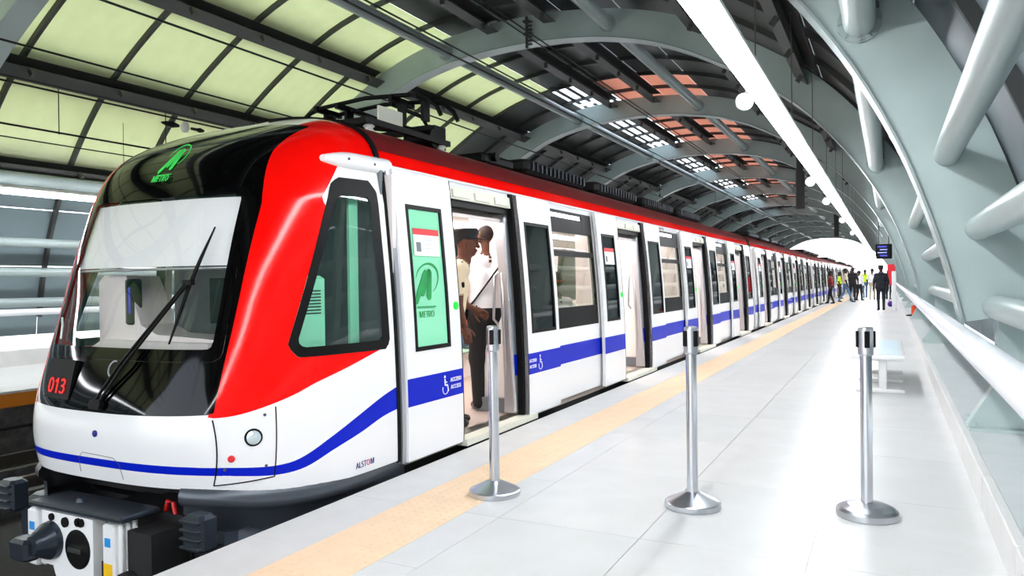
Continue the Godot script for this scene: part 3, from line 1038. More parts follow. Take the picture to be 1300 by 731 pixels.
	for z in [-3.83, -4.1]:
		g = G.new()
		g.lathe([[0.009, 0.0], [0.009, 0.006]], 8, Transform3D(Basis(Vector3.FORWARD, PI / 2), Vector3(1.062, 2.115, z)))
		part("pod_screw", g, M.gunmetal, pod)
	# maker's word low on the side
	var wx := sx(0.13, 0.027)
	var aw := text("maker_word", "ALST", M.print_blue, 0.05, Transform3D(Basis(Vector3.UP, PI / 2), Vector3(wx, 0.135, -3.80)), car, 0.002, "Droid Sans", false)
	text("maker_word", "O", M.print_red, 0.05, Transform3D(Basis(Vector3.UP, PI / 2), Vector3(wx, 0.135, -3.872)), car, 0.002, "Droid Sans", false)
	text("maker_word", "M", M.print_blue, 0.05, Transform3D(Basis(Vector3.UP, PI / 2), Vector3(wx, 0.135, -3.915)), car, 0.002, "Droid Sans", false)
	# skirts below the shell
	for s in [1.0, -1.0]:
		g = G.new()
		rings = []
		for e in [[0.03, -0.01], [0.0, 0.012], [-0.03, 0.03], [-0.065, 0.03], [-0.09, 0.01], [-0.10, -0.015], [-0.45, -0.03]]:
			var row := PackedVector3Array()
			for i in 25:
				var u := i / 24.0
				var zz: float
				var x: float
				if u < 0.55:
					x = lerpf(0.64, 1.08, u / 0.55)
					zz = nose_z(x, 0.16)
				else:
					zz = lerpf(nose_z(1.08, 0.16), -4.3, (u - 0.55) / 0.45)
					x = side_nose(0.16, zz, 1.0).origin.x
				var k := 1.0 - clampf((u - 0.6) / 0.4, 0, 1)
				var nrm := Vector3(0.3 + 0.7 * minf(u / 0.55, 1.0), 0, 1.0 - 0.95 * minf(u / 0.55, 1.0)).normalized()
				var lowe: float = tab([[2.6, 0.165], [2.85, 0.16], [2.95, 0.145], [3.05, 0.125], [3.2, 0.105], [3.42, 0.09], [3.75, 0.075], [4.3, 0.07]], -zz)
				var o: Vector3 = Vector3(x, lowe + e[0], zz) + nrm * (e[1] * k - 0.015 * (1 - k) - 0.006)
				row.append(Vector3(o.x * s, o.y, o.z))
			rings.append(row)
		g.smooth(true)
		g.loft(rings, false)
		part("corner_skirt", g, M.skirt_grey, car)
		g = G.new()
		g.rbox(Vector3(s * 0.86, -0.03, -2.79), Vector3(0.16, 0.2, 0.12), 0.02)
		var ac := part("anti_climber", g, M.gunmetal, car)
		for i in 4:
			g = G.new()
			g.rbox(Vector3(s * 0.86, -0.1 + i * 0.047, -2.725), Vector3(0.15, 0.016, 0.03), 0.005)
			part("climber_rib", g, M.gunmetal, ac)
		g = G.new()
		g.rbox(Vector3(s * 0.85, -0.27, -3.1), Vector3(0.28, 0.4, 0.44), 0.05)
		part("skirt_box", g, M.gunmetal, car)
	g = G.new()
	g.box(Vector3(0, 0.02, -3.72), Vector3(1.5, 0.1, 1.1))
	g.box(Vector3(0, -0.35, -3.7), Vector3(1.5, 0.5, 0.9))
	g.box(Vector3(0.4, -0.1, -3.0), Vector3(0.5, 0.22, 0.3))
	part("underframe", g, M.under_dark, car)
	build_coupler(car)

func side_nose(y: float, z: float, s: float) -> Transform3D:   # a frame on the flank of the nose with its y axis pointing out
	var w: float = hw(y) + 0.025
	var l: float = nose_f(y) - ZC
	var fx := func(zz: float): return w * pow(maxf(1.0 - pow(clampf((zz - ZC) / l, 0, 1), 4), 0.0), 1.0 / 3.0)
	var x: float = fx.call(z)
	var dx: float = (fx.call(z + 0.01) - fx.call(z - 0.01)) / 0.02
	var n := Vector3(1, 0, -dx).normalized()
	var t := Vector3(0, 0, 1) - n * n.z
	var b := Basis(Vector3.UP.cross(n).normalized() * 1.0, n, Vector3.UP.cross(n).normalized().cross(n))
	if s < 0:
		n.x = -n.x
		b = Basis(Vector3.UP.cross(n).normalized(), n, Vector3.UP.cross(n).normalized().cross(n))
	return Transform3D(b, Vector3(s * x, y, z) + n * 0.001)

func emblem_mesh(h: float) -> ArrayMesh:
	var g := G.new()
	var k := h / 0.19
	var stroke := func(pts: Array, r: float):
		var poly := PackedVector2Array()
		var a: Vector2 = pts[0]
		var b: Vector2 = pts[1]
		var d := (b - a).normalized()
		var n := Vector2(-d.y, d.x)
		for i in 7: poly.append((a + (-d * cos(PI * (i / 6.0 - 0.5)) + n * -sin(PI * (i / 6.0 - 0.5))) * r) * k)
		for i in 7: poly.append((b + (d * cos(PI * (i / 6.0 - 0.5)) + n * sin(PI * (i / 6.0 - 0.5))) * r) * k)
		g.plate(poly, Vector3.ZERO, Vector3.RIGHT, Vector3.UP, Vector3(0, 0, 0.003))
	stroke.call([Vector2(-0.085, -0.07), Vector2(0.0, 0.06)], 0.015)
	stroke.call([Vector2(-0.03, -0.035), Vector2(0.03, 0.065)], 0.014)
	stroke.call([Vector2(0.035, 0.06), Vector2(0.02, -0.05)], 0.018)
	# the swoosh over it
	var outer := PackedVector2Array()
	var inner := PackedVector2Array()
	for i in 21:
		var a := lerpf(PI * 0.98, -PI * 0.28, i / 20.0)
		var c := Vector2(0.012, 0.03)
		var p := Vector2(cos(a) * 0.095, sin(a) * 0.075) + Vector2(sin(a) * 0.02, 0) + c
		var w := 0.009 * sin(PI * (i + 0.4) / 20.8)
		outer.append((p + Vector2(cos(a), sin(a)) * w * 0.5) * k)
		inner.append((p - Vector2(cos(a), sin(a)) * w * 0.5) * k)
	for i in 20:
		g.plate(PackedVector2Array([outer[i], outer[i + 1], inner[i + 1], inner[i]]), Vector3.ZERO, Vector3.RIGHT, Vector3.UP, Vector3(0, 0, 0.003))
	g.box(Vector3(-0.005, -0.098, 0.0015) * k, Vector3(0.15, 0.005, 0.003) * k)
	return g.mesh()

func build_coupler(car: Node3D):
	var c := Node3D.new()
	c.name = "coupler"
	car.add_child(c)
	c.position = Vector3(-0.04, -0.16, -2.6)
	c.scale = Vector3.ONE * 0.97
	var g := G.new()
	# face plate with cone and cup; cup hole is a disc painted dark as shade
	g.plate(PackedVector2Array([Vector2(-0.2, 0.17), Vector2(0.28, 0.17), Vector2(0.28, -0.24), Vector2(-0.06, -0.24), Vector2(-0.1, -0.15), Vector2(-0.29, -0.15), Vector2(-0.29, -0.1), Vector2(-0.19, -0.1)]), Vector3.ZERO, Vector3.RIGHT, Vector3.UP, Vector3(0, 0, -0.08))
	part("face_plate", g, M.print_white, c)
	var fb := Basis(Vector3.RIGHT, PI / 2)
	g = G.new()
	g.lathe([[0.115, -0.04], [0.115, 0.004], [0.1, 0.006]], 28, Transform3D(fb, Vector3(0.14, -0.02, 0)))
	part("cup", g, M.rubber, c)
	g = G.new()
	g.box(Vector3(0.14, -0.02, 0.01), Vector3(0.12, 0.03, 0.03))
	part("cup_hook", g, M.steel, c)
	g = G.new()
	g.lathe([[0.115, 0.0], [0.11, 0.03], [0.075, 0.09], [0.055, 0.12]], 24, Transform3D(fb, Vector3(-0.11, -0.0, 0)))
	g.rbox(Vector3(-0.19, -0.03, 0.1), Vector3(0.17, 0.13, 0.12), 0.02)
	part("cone", g, M.gunmetal, c)
	for q in [[-0.1, 0.14, 0.022], [0.03, 0.125, 0.03], [0.15, 0.14, 0.025], [0.18, 0.14, 0.025]]:
		g = G.new()
		g.lathe([[q[2], 0.0], [q[2], 0.012]], 12, Transform3D(fb, Vector3(q[0], q[1], 0)))
		part("port", g, M.rubber, c)
	g = G.new()
	g.rbox(Vector3(0.12, 0.2, -0.11), Vector3(0.86, 0.035, 0.26), 0.01)
	g.lathe([[0.03, 0.215], [0.02, 0.24]], 10, Transform3D(Basis(), Vector3(0.02, 0, -0.1)))
	part("cover_plate", g, M.gunmetal, c)
	for s in [[-0.27, 0.0], [0.44, 0.0]]:
		g = G.new()
		g.rbox(Vector3(s[0], -0.0, -0.06), Vector3(0.1, 0.34, 0.16), 0.01)
		for i in 3: g.rbox(Vector3(s[0] + 0.06, -0.0, -0.1 + 0.04 * i), Vector3(0.03, 0.34, 0.025), 0.008)
		var eb := part("electric_box", g, M.white_paint, c)
		g = G.new()
		g.box(Vector3(s[0], 0.07, 0.021), Vector3(0.05, 0.05, 0.002))
		part("blue_mark", g, M.cyan_print, eb)
		if s[0] > 0:
			g = G.new()
			g.box(Vector3(s[0], -0.09, 0.021), Vector3(0.075, 0.08, 0.002))
			var y := part("warning_sticker", g, M.warning_yellow, eb)
	g = G.new()
	g.box(Vector3(0.1, 0.02, -0.6), Vector3(0.3, 0.25, 0.9))
	g.box(Vector3(0.62, -0.02, -0.22), Vector3(0.2, 0.3, 0.35))
	g.lathe([[0.09, 0.0], [0.09, 0.3]], 14, Transform3D(fb, Vector3(0.55, -0.18, -0.3)))
	g.lathe([[0.08, 0.0], [0.08, 0.3]], 14, Transform3D(fb, Vector3(0.3, -0.16, -0.35)))
	part("draw_gear", g, M.under_dark, c)
	g = G.new()
	g.tube([Vector3(0.5, 0.12, -0.3), Vector3(0.56, 0.24, -0.28), Vector3(0.62, 0.24, -0.27), Vector3(0.64, 0.1, -0.28)], 0.014, 6)
	part("red_hose", g, M.cable_red, c)
	for i in 4:
		g = G.new()
		g.tube([Vector3(0.4 + 0.09 * i, 0.16, -0.45), Vector3(0.5 + 0.09 * i, 0.08, -0.25), Vector3(0.52 + 0.08 * i, -0.2, -0.3), Vector3(0.5 + 0.06 * i, -0.3, -0.5)], 0.016, 6)
		part("black_hose", g, M.rubber, c)
	g = G.new()
	g.rbox(Vector3(0.35, 0.28, -0.45), Vector3(0.3, 0.02, 0.07), 0.005, Basis(Vector3.UP, 0.3))
	part("release_lever", g, M.aluminium, c)

# one sliding door leaf: outside the wall, windowed
var leaf_meshes := {}
func leaf(car: Node3D, z: float, dir: float, kind: String):
	# z: the edge beside the opening; dir +1 the leaf lies towards the cab, -1 away from it
	var w := 0.76
	var a := z + dir * w if dir > 0 else z
	var b := z if dir > 0 else z - w
	if not leaf_meshes.has(dir):
		var off := 0.065
		var za := w if dir > 0 else 0.0
		var zb := 0.0 if dir > 0 else -w
		var wa := za - 0.115 if dir > 0 else za - 0.11
		var wb := zb + 0.17 if dir > 0 else zb + 0.08
		var g := G.new()
		patch(g, za, zb, 0.045, 0.81, off, 0.04)
		patch(g, za, zb, 1.87, 2.11, off, 0.04)
		patch(g, za, wa, 0.81, 1.87, off, 0.04)
		patch(g, wb, zb, 0.81, 1.87, off, 0.04)
		var panel := g.mesh()
		g = G.new()
		frame_patch(g, wa, wb, 0.81, 1.87, 0.03, off + 0.004, 0.044)
		patch(g, zb + 0.012 if dir > 0 else za, zb if dir > 0 else za - 0.012, 0.045, 2.11, off + 0.001, 0.045)
		var fr := g.mesh()
		g = G.new()
		patch(g, wa - 0.03, wb + 0.03, 0.84, 1.84, off - 0.008, 0.006)
		var gl := g.mesh()
		g = G.new()
		patch(g, za - (0.0 if dir > 0 else 0.012), zb + (0.012 if dir > 0 else 0.0), 0.43, 0.625, off + 0.0015, 0.002)
		var stripe := g.mesh()
		g = G.new()
		var zm := (wa + wb) / 2
		patch(g, zm + 0.17, zm - 0.17, 1.50, 1.685, off + 0.001, 0.002)
		var notice := g.mesh()
		g = G.new()
		patch(g, zm + 0.17, zm - 0.17, 1.655, 1.70, off + 0.002, 0.002)
		var head := g.mesh()
		g = G.new()
		patch(g, zm + 0.14, zm + 0.08, 1.53, 1.6, off + 0.002, 0.002)
		for i in 3: patch(g, zm + 0.04, zm - 0.13, 1.615 - 0.03 * i, 1.609 - 0.03 * i + 0.008, off + 0.002, 0.002)
		var print_ := g.mesh()
		g = G.new()
		g.lathe([[0.032, -0.005], [0.032, 0.012], [0.02, 0.016]], 18, Transform3D(Basis(Vector3.FORWARD, PI / 2), Vector3(sx(1.12, off), 1.12, zb + 0.07)))
		var btn := g.mesh()
		leaf_meshes[dir] = [panel, fr, gl, stripe, notice, head, print_, btn, wa, wb]
	var lm: Array = leaf_meshes[dir]
	var o := mi("door_leaf", lm[0], M.train_white, car)
	o.position.z = z
	mi("window_frame", lm[1], M.rubber, o)
	mi("window_glass", lm[2], M.mint_glass if kind == "first" else M.leaf_glass, o)
	mi("stripe", lm[3], M.train_blue, o)
	if dir > 0:
		mi("notice", lm[4], M.print_white, o)
		mi("notice_heading", lm[5], M.print_red, o)
		mi("notice_print", lm[6], M.grey_plastic, o)
		mi("door_button", lm[7], M.button_green, o)
	if kind == "first" or kind == "access":
		var zz := 0.14 if dir > 0 else -0.12
		var x := sx(0.53, 0.068)
		var side := Basis(Vector3.UP, PI / 2)
		wheelchair(o, Vector3(x, 0.525, zz + (0.14 if dir > 0 else -0.14)))
		text("access_word", "ACCESO", M.print_white, 0.043, Transform3D(side, Vector3(x, 0.555, zz - 0.02 * dir)), o, 0.002)
		text("access_word", "ACCESS", M.print_white, 0.043, Transform3D(side, Vector3(x, 0.5, zz - 0.02 * dir)), o, 0.002)
	if kind == "first":
		var e := mi("emblem", emblem_mesh(0.3), M.logo_dark_green, o)
		e.transform = Transform3D(Basis(Vector3.UP, PI / 2) * Basis(Vector3.RIGHT, -0.06), Vector3(sx(1.28, 0.062), 1.28, lm[9] + 0.29))
		text("emblem_word", "METRO", M.logo_dark_green, 0.062, Transform3D(Basis(), Vector3(-0.01, -0.21, 0.001)), e, 0.002, "Droid Sans", false)

func wheelchair(o: Node3D, p: Vector3):
	var g := G.new()
	var q := func(y: float, z: float): return p + Vector3(0, y, -z)
	g.ball(q.call(0.062, 0.0), Vector3(0.004, 0.013, 0.013), 8)
	g.bar(q.call(0.045, 0.0), q.call(0.0, 0.004), 0.004, 0.014, Vector3.BACK)
	g.bar(q.call(0.022, 0.0), q.call(0.02, 0.03), 0.004, 0.009, Vector3.UP)
	g.bar(q.call(0.0, 0.0), q.call(-0.002, 0.035), 0.004, 0.011, Vector3.UP)
	g.bar(q.call(0.0, 0.034), q.call(-0.05, 0.05), 0.004, 0.011, Vector3.BACK)
	for i in 12:
		var a0 := -PI * 1.15 + PI * 1.35 * i / 12.0
		var a1 := -PI * 1.15 + PI * 1.35 * (i + 1) / 12.0
		g.bar(q.call(-0.03 + 0.038 * sin(a0), 0.004 + 0.038 * cos(a0)), q.call(-0.03 + 0.038 * sin(a1), 0.004 + 0.038 * cos(a1)), 0.004, 0.009, Vector3.RIGHT)
	part("wheelchair_sign", g, M.print_white, o)

# saloon of a car between the door positions given, z from za down to zb
func build_saloon(car: Node3D, doors: Array, za: float, zb: float, first: bool):
	var hwid := 0.59
	# walls on the platform side
	var edges := []
	for d in doors: edges.append([d + hwid, d - hwid])
	var zprev := za
	for i in doors.size() + 1:
		var z1: float = edges[i][0] if i < doors.size() else zb
		if zprev - z1 > 1.3:
			var c := (zprev + z1) / 2
			var half := 0.645
			if i == 0 or i == doors.size(): half = 0.0
			if half > 0.0:
				var w0 := c + half
				var w1 := c - half
				var g := G.new()
				patch(g, zprev, w0, 0.06, 2.14, 0.0)
				patch(g, w1, z1, 0.06, 2.14, 0.0)
				patch(g, w0, w1, 0.06, 0.80, 0.0)
				patch(g, w0, w1, 2.07, 2.14, 0.0)
				part("side_wall", g, M.train_white, car)
				g = G.new()
				frame_patch(g, w0, w1, 0.80, 2.07, 0.03, 0.004, 0.05)
				patch(g, w0 - 0.03, w1 + 0.03, 1.83, 1.99, 0.003, 0.03)
				patch(g, w0 - 0.03, w1 + 0.03, 1.57, 1.63, 0.005, 0.04)
				patch(g, w0 - 0.03, w1 + 0.03, 0.83, 1.02, 0.003, 0.03)
				patch(g, w1 + 0.3, w1 + 0.03, 1.83, 2.05, 0.004, 0.03)
				var f := part("window", g, M.rubber, car)
				g = G.new()
				patch(g, w0 - 0.03, w1 + 0.03, 1.02, 1.57, -0.01, 0.006)
				part("pane", g, M.clear_glass, f)
				g = G.new()
				patch(g, w0 - 0.03, w1 + 0.03, 1.63, 1.83, -0.01, 0.006)
				part("pane", g, M.clear_glass, f)
				g = G.new()
				patch(g, w0 - 0.03, w1 + 0.3, 1.99, 2.04, -0.004, 0.006)
				part("pane", g, M.leaf_glass, f)
				g = G.new()
				patch(g, w0 + 0.1, w1 - 0.1, 0.43, 0.625, 0.0015, 0.002)
				part("stripe", g, M.train_blue, car)
			else:
				var g := G.new()
				patch(g, zprev, z1, 0.06, 2.14, 0.0)
				part("side_wall", g, M.train_white, car)
		else:
			var g := G.new()
			patch(g, zprev, z1, 0.06, 2.14, 0.0)
			part("side_wall", g, M.train_white, car)
			g = G.new()
			patch(g, zprev, z1, 0.43, 0.625, 0.0015, 0.002)
			part("stripe", g, M.train_blue, car)
		if i < doors.size(): zprev = edges[i][1]
	# door portals
	for i in doors.size():
		var d: float = doors[i]
		var g := G.new()
		patch(g, d + hwid, d - hwid, 2.09, 2.14, 0.0)
		part("door_lintel", g, M.train_white, car)
		g = G.new()
		patch(g, d + hwid, d - hwid, 1.985, 2.085, 0.02, 0.12)
		for q in 3: patch(g, d + hwid - 0.1 - 0.36 * q, d + hwid - 0.36 - 0.36 * q, 2.0, 2.06, 0.035, 0.02)
		part("door_gear_cover", g, M.cream, car)
		g = G.new()
		patch(g, d + hwid, d - hwid, 1.93, 1.985, -0.01, 0.1)
		patch(g, d + hwid + 0.005, d + hwid - 0.025, 0.06, 2.09, 0.03, 0.12)
		patch(g, d - hwid + 0.045, d - hwid - 0.01, 0.06, 2.12, 0.03, 0.06)
		var fr := part("door_seal", g, M.rubber, car)
		g = G.new()
		patch(g, d - hwid + 0.085, d - hwid + 0.045, 0.08, 1.95, -0.03, 0.12)
		g.tube([Vector3(sx(1.9, -0.03), 1.9, d - hwid + 0.1), Vector3(sx(0.1, -0.03), 0.1, d - hwid + 0.1)], 0.018, 8)
		part("door_post", g, M.aluminium, car)
		g = G.new()
		g.box(Vector3(1.1, 0.035, d - 0.06), Vector3(0.24, 0.05, 2 * hwid + 0.14))
		part("door_sill", g, M.cream, car)
		g = G.new()
		patch(g, d - hwid + 0.086, d - hwid + 0.044, 0.43, 0.625, -0.0285, 0.01)
		part("post_stripe", g, M.train_blue, car)
		leaf(car, d + hwid + 0.0, 1.0, "first" if (first and i == 0) else "plain")
		leaf(car, d - hwid - 0.0, -1.0, "access" if i == 0 else "plain")
		# draught screens beside the opening
		for s in [1.0, -1.0]:
			g = G.new()
			g.box(Vector3(0.77, 1.08, d + s * (hwid + 0.06)), Vector3(0.46, 1.8, 0.03))
			g.box(Vector3(0.95, 1.9, d + s * (hwid + 0.02)), Vector3(0.1, 0.24, 0.1))
			part("draught_screen", g, M.inner_white, car)
		g = G.new()
		g.box(Vector3(0.85, 0.13, d - hwid - 0.02), Vector3(0.46, 0.13, 0.06))
		part("kick_plate", g, M.grey_plastic, car)
		g = G.new()
		var zz := d - hwid + 0.03
		g.tube([Vector3(1.0, 0.28, zz - 0.02), Vector3(1.0, 0.3, zz + 0.05), Vector3(0.98, 0.9, zz + 0.055), Vector3(0.96, 1.38, zz + 0.05), Vector3(0.94, 1.42, zz), Vector3(0.88, 1.36, zz + 0.04), Vector3(0.87, 0.95, zz + 0.05), Vector3(0.89, 0.9, zz)], 0.013, 8)
		part("grab_rail", g, M.brushed_steel, car)
		# a pole in the vestibule
		g = G.new()
		g.tube([Vector3(-0.15, 0.07, d - 0.1), Vector3(-0.15, 1.97, d - 0.1)], 0.017, 8)
		g.lathe([[0.05, 0.07], [0.045, 0.14], [0.02, 0.17]], 12, Transform3D(Basis(), Vector3(-0.15, 0, d - 0.1)))
		part("pole", g, M.brushed_steel, car)
	# far wall with windows, ceiling, floor, ends
	var n := doors.size() * 2
	var g := G.new()
	patch(g, za, zb, 0.06, 0.95, 0.0, 0.04, -1.0)
	patch(g, za, zb, 1.85, 2.14, 0.0, 0.04, -1.0)
	var step := (za - zb) / n
	for i in n:
		var a := za - step * i
		patch(g, a, a - 0.2, 0.95, 1.85, 0.0, 0.04, -1.0)
		patch(g, a - step + 0.2, a - step, 0.95, 1.85, 0.0, 0.04, -1.0)
	part("far_side_wall", g, M.inner_white, car)
	for i in n:
		g = G.new()
		patch(g, za - step * i - 0.2, za - step * (i + 1) + 0.2, 0.95, 1.85, -0.015, 0.006, -1.0)
		part("far_pane", g, M.leaf_glass, car)
	g = G.new()
	g.box(Vector3(0, 0.03, (za + zb) / 2), Vector3(2.2, 0.06, za - zb - 0.02))
	part("floor_pan", g, M.inner_floor, car)
	g = G.new()
	g.box(Vector3(0, 2.05, (za + zb) / 2), Vector3(1.8, 0.04, za - zb - 0.02))
	for s in [1, -1]: g.box(Vector3(s * 0.82, 1.94, (za + zb) / 2), Vector3(0.3, 0.03, za - zb - 0.02), Basis(Vector3.BACK, s * -0.5))
	part("inner_ceiling", g, M.inner_white, car)
	for e in [za - 0.03, zb + 0.03]:
		g = G.new()
		for s in [1, -1]: g.box(Vector3(s * 0.78, 1.06, e), Vector3(0.66, 2.0, 0.04))
		g.box(Vector3(0, 2.02, e), Vector3(1.0, 0.12, 0.04))
		part("end_wall", g, M.inner_white, car)
	for s in [1, -1]:
		g = G.new()
		g.rbox(Vector3(s * 0.55, 2.015, (za + zb) / 2), Vector3(0.14, 0.03, za - zb - 0.6), 0.01)
		part("ceiling_lamp", g, M.car_lamp, car)
		g = G.new()
		g.tube([Vector3(s * 0.5, 1.82, za - 0.3), Vector3(s * 0.5, 1.82, zb + 0.3)], 0.015, 6)
		part("hand_bar", g, M.brushed_steel, car)
	var l := AreaLight3D.new()
	l.name = "saloon_glow"
	l.area_size = Vector2(1.3, za - zb - 0.6)
	l.light_energy = 14.0
	l.light_color = Color(1.0, 0.95, 0.93)
	l.shadow_enabled = true
	car.add_child(l, true)
	l.position = Vector3(0, 1.99, (za + zb) / 2)
	l.rotation = Vector3(-PI / 2, 0, 0)
	# longitudinal seats
	for i in doors.size() - 1:
		var c: float = (doors[i] + doors[i + 1]) / 2
		for s in [1, -1]:
			for k in 4:
				g = G.new()
				var zz := c + 0.75 - 0.5 * k
				g.rbox(Vector3(s * 0.8, 0.42, zz), Vector3(0.42, 0.05, 0.46), 0.02)
				g.rbox(Vector3(s * 0.95, 0.66, zz), Vector3(0.05, 0.46, 0.46), 0.02, Basis(Vector3.BACK, s * -0.12))
				part("seat", g, M.seat_green, car)
			g = G.new()
			g.box(Vector3(s * 0.9, 0.22, c), Vector3(0.24, 0.34, 2.0))
			part("seat_base", g, M.inner_white, car)
		g = G.new()
		for s in [-0.35, 0.35]: g.tube([Vector3(0.5, 0.5, c + s), Vector3(0.5, 1.3, c + s), Vector3(0.56, 1.95, c + s * 1.5)], 0.014, 8)
		part("seat_pole", g, M.brushed_steel, car)
	# roof with red shoulders
	g = G.new()
	var rings := []
	for e in [za, zb]:
		var row := PackedVector3Array()
		for i in 41:
			var u := lerpf(-1.0, 1.0, i / 40.0)
			var yy := 2.13 + 0.41 * (1.0 - absf(u))
			row.append(Vector3(signf(u) * (hw(yy) + 0.012), yy, e))
		rings.append(row)
	g.smooth(true)
	g.loft(rings, false)
	part("roof_shoulder", g, M.train_red, car)
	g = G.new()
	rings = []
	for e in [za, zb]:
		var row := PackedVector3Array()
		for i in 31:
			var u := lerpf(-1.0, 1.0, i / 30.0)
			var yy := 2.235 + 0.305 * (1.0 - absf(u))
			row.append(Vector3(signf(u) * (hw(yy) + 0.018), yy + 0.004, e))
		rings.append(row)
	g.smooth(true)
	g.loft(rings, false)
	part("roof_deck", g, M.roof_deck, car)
	g = G.new()
	g.tube([Vector3(sx(2.135, 0.008), 2.135, za), Vector3(sx(2.135, 0.008), 2.135, zb)], 0.012, 6)
	part("gutter", g, M.train_white, car)
	# what hangs under the floor
	g = G.new()
	g.box(Vector3(0, -0.1, (za + zb) / 2), Vector3(2.2, 0.2, za - zb - 0.1))
	for i in 3: g.box(Vector3(0, -0.45, lerpf(za, zb, (i + 0.5) / 3.0)), Vector3(1.9, 0.6, 2.2))
	part("underframe", g, M.under_dark, car)

func roof_gear(car: Node3D, z: float, n: int):
	var g := G.new()
	for i in n:
		var c := z - 2.3 * i
		g.rbox(Vector3(0.0, 2.64, c), Vector3(1.0, 0.16, 1.9), 0.04)
	part("roof_unit", g, M.under_dark, car)
	for i in n:
		var slat := BoxMesh.new()
		slat.size = Vector3(0.02, 0.1, 0.03)
		for k in 14: mi("grille_slat", slat, M.gunmetal, car).position = Vector3(0.515, 2.64, z - 2.3 * i + 0.8 - 0.123 * k)

func pantograph(car: Node3D, z: float):
	var p := Node3D.new()
	p.name = "pantograph"
	car.add_child(p, true)
	p.position = Vector3(0, 2.53, z)
	var g := G.new()
	for s in [-0.42, 0.42]: g.bar(Vector3(s, 0.1, 0.55), Vector3(s, 0.1, -0.75), 0.05, 0.05)
	for e in [0.5, -0.1, -0.7]: g.bar(Vector3(-0.42, 0.1, e), Vector3(0.42, 0.1, e), 0.05, 0.05)
	part("base_frame", g, M.rubber, p)
	for s in [-0.4, 0.4]:
		for e in [0.45, -0.65]:
			g = G.new()
			g.lathe([[0.035, 0.0], [0.05, 0.02], [0.03, 0.04], [0.05, 0.06], [0.03, 0.08]], 10, Transform3D(Basis(), Vector3(s, 0, e)))
			part("insulator", g, M.insulator, p)
	g = G.new()
	g.tube([Vector3(0, 0.12, 0.4), Vector3(0, 0.22, -0.2), Vector3(0, 0.3, -0.95)], 0.035, 8)
	g.tube([Vector3(0.07, 0.12, 0.3), Vector3(0.07, 0.18, -0.2), Vector3(0.07, 0.25, -0.9)], 0.018, 6)
	part("lower_arm", g, M.rubber, p)
	g = G.new()
	for s in [-0.22, 0.22]: g.tube([Vector3(s * 0.3, 0.32, -0.95), Vector3(s, 0.36, -0.6), Vector3(s, 0.38, -0.1)], 0.02, 6)
	g.box(Vector3(0, 0.31, -0.97), Vector3(0.22, 0.09, 0.12))
	part("upper_arm", g, M.rubber, p)
	g = G.new()
	for q in [-0.02, -0.3]:
		g.tube([Vector3(-0.8, 0.2, q), Vector3(-0.76, 0.28, q), Vector3(-0.66, 0.37, q), Vector3(-0.5, 0.41, q), Vector3(0, 0.44, q), Vector3(0.5, 0.41, q), Vector3(0.66, 0.37, q), Vector3(0.76, 0.28, q), Vector3(0.8, 0.2, q)], 0.02, 8)
	part("collector_head", g, M.rubber, p)
	for s in [-0.55, -0.3, 0.3, 0.55]:
		g = G.new()
		g.bar(Vector3(s, 0.4, 0.02), Vector3(s, 0.4, -0.34), 0.035, 0.05)
		g.box(Vector3(s, 0.3, -0.16), Vector3(0.03, 0.2, 0.1))
		part("head_spring", g, M.rubber, p)
	g = G.new()
	g.lathe([[0.09, 0.0], [0.09, 0.3]], 14, Transform3D(Basis(Vector3.FORWARD, PI / 2), Vector3(0.1, 0.13, -0.55)))
	g.box(Vector3(0.25, 0.16, -0.7), Vector3(0.22, 0.22, 0.2))
	part("drive", g, M.rubber, p)
	g = G.new()
	g.box(Vector3(0.36, 0.19, 0.1), Vector3(0.02, 0.17, 0.34))
	part("drive_cover", g, M.cream, p)

